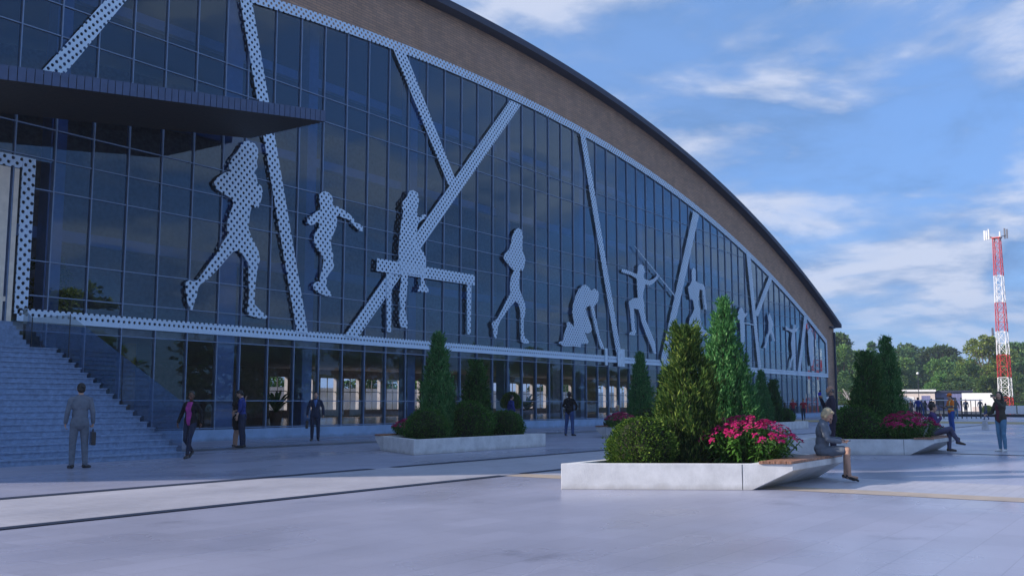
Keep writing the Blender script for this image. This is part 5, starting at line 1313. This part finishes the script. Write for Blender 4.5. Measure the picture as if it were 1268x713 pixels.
# 13 girl in jeans
x, y = at(1238, 28.2)
r, T_, k = person('young woman in jeans and an olive jacket, raising a phone to her face', (x, y), ray_yaw(1238)+138, 1.70, NEAR, True, LIGHT, hair=('long', hk), top=('jacket', olive, maroon), bottom=('skinny', ljeans), shoe='white', vz=.86, vw=.062, v0=.6, turn=12, nod=4,
   an=[(-.08,-.03,.085),(.09,-.03,.085)], kn=[(-.08,.012,.5),(.085,.012,.5)], el=[(-.25,.16,1.30),(.27,.03,1.15)], wr=[(-.06,.27,1.52),(.25,.25,1.08)], hd=[(.35,.2,1),(.1,1,-.1)], pn=[(.4,-1,0),(0,.2,-1)], curl=[.8,1.0])
p = local(r, (.0,.27,1.62)); g = thing('phone', 'grey phone held in front of the young woman\'s face', 'phone', (p.x,p.y,p.z), r.rotation_euler[2])
b = MB(); b.box(-.08,.08,-.005,.005,-.04,.04); b.build('body', gre, g, world=False, bevel=.004)
b = MB(); b.lathe([(.012,0),(.012,.004)], (0,0,0), 10); o = b.build('lens', SH['black'], g, world=False); o.rotation_euler[0] = R(-90); o.location = (.05,.006,.02)
p = local(r, (.26,.34,1.06)); g = thing('shopping_bag', 'pale translucent bag dangling from the young woman\'s hand', 'bag', (p.x,p.y,p.z), r.rotation_euler[2])
b = MB(); b.prism_xy([(-.10,-.05),(.10,-.05),(.10,.05),(-.10,.05)], -.42, -.14, top=[(-.07,-.025),(.07,-.025),(.07,.025),(-.07,.025)]); b.build('pouch', white, g, world=False, bevel=.015)
b = MB(); b.tube((-.06,0,-.14),(0,0,0),.006,seg=6); b.tube((.06,0,-.14),(0,0,0),.006,seg=6); b.build('handle', white, g, world=False)
# distant figures by the railing and the kerb
W1 = dict(kn=[(-.09,.10,.52),(.09,.0,.49)], an=[(-.08,.16,.085),(.09,-.24,.13)], ft=[(0,1,0),(0,.8,-.5)], el=[(-.25,-.08,1.18),(.25,.05,1.18)], wr=[(-.26,-.1,.94),(.26,.16,.96)], zp=.94)
for px, d, ph, h, tp, bt, lab, kw in [
    (1136.5, 86, 10, 1.86, ('shirt', blues, None), ('trousers', djeans), 'tall man in blue with his back turned, just left of the lamp post', {}),
    (1141.5, 101, -30, 1.72, ('jacket', gre, None), ('trousers', jeans), 'grey-jacketed figure right of the tall man in blue', {}),
    (1144.8, 104, 30, 1.70, ('jacket', blackc, None), ('trousers', djeans), 'dark-clothed figure close behind the grey-jacketed one', {}),
    (1153.5, 92, 0, 1.78, ('jacket', blackc, None), ('trousers', jeans), 'broad person in a black jacket and jeans, left of the worker', {}),
    (1183, 88, 180, 1.70, ('jacket', gre, None), ('trousers', ljeans), 'person in grey standing just behind the worker', {}),
    (1195.5, 108, 185, 1.78, ('suit', navy, None), ('trousers', navy), 'man in dark clothes walking in front of the marquee\'s left edge', W1),
    (1213.5, 120, 170, 1.80, ('suit', navy, None), ('trousers', navy), 'man in navy crossing in front of the marquee\'s middle', W1),
    (1220, 82, 60, 1.35, ('shirt', gre, None), ('trousers', jeans), 'short figure in a grey top striding, left of the young woman in jeans', W1),
    (1127.5, 112, 0, 1.70, ('jacket', blackc, None), ('trousers', djeans), 'small dark figure behind the railing above the flowers', {})]:
    x, y = at(px, d)
    person(lab, (x, y), ray_yaw(px)+ph, h, .018, False, TAN, 'distant people beyond the plaza', top=tp, bottom=bt, hair=('short', hk), **kw)
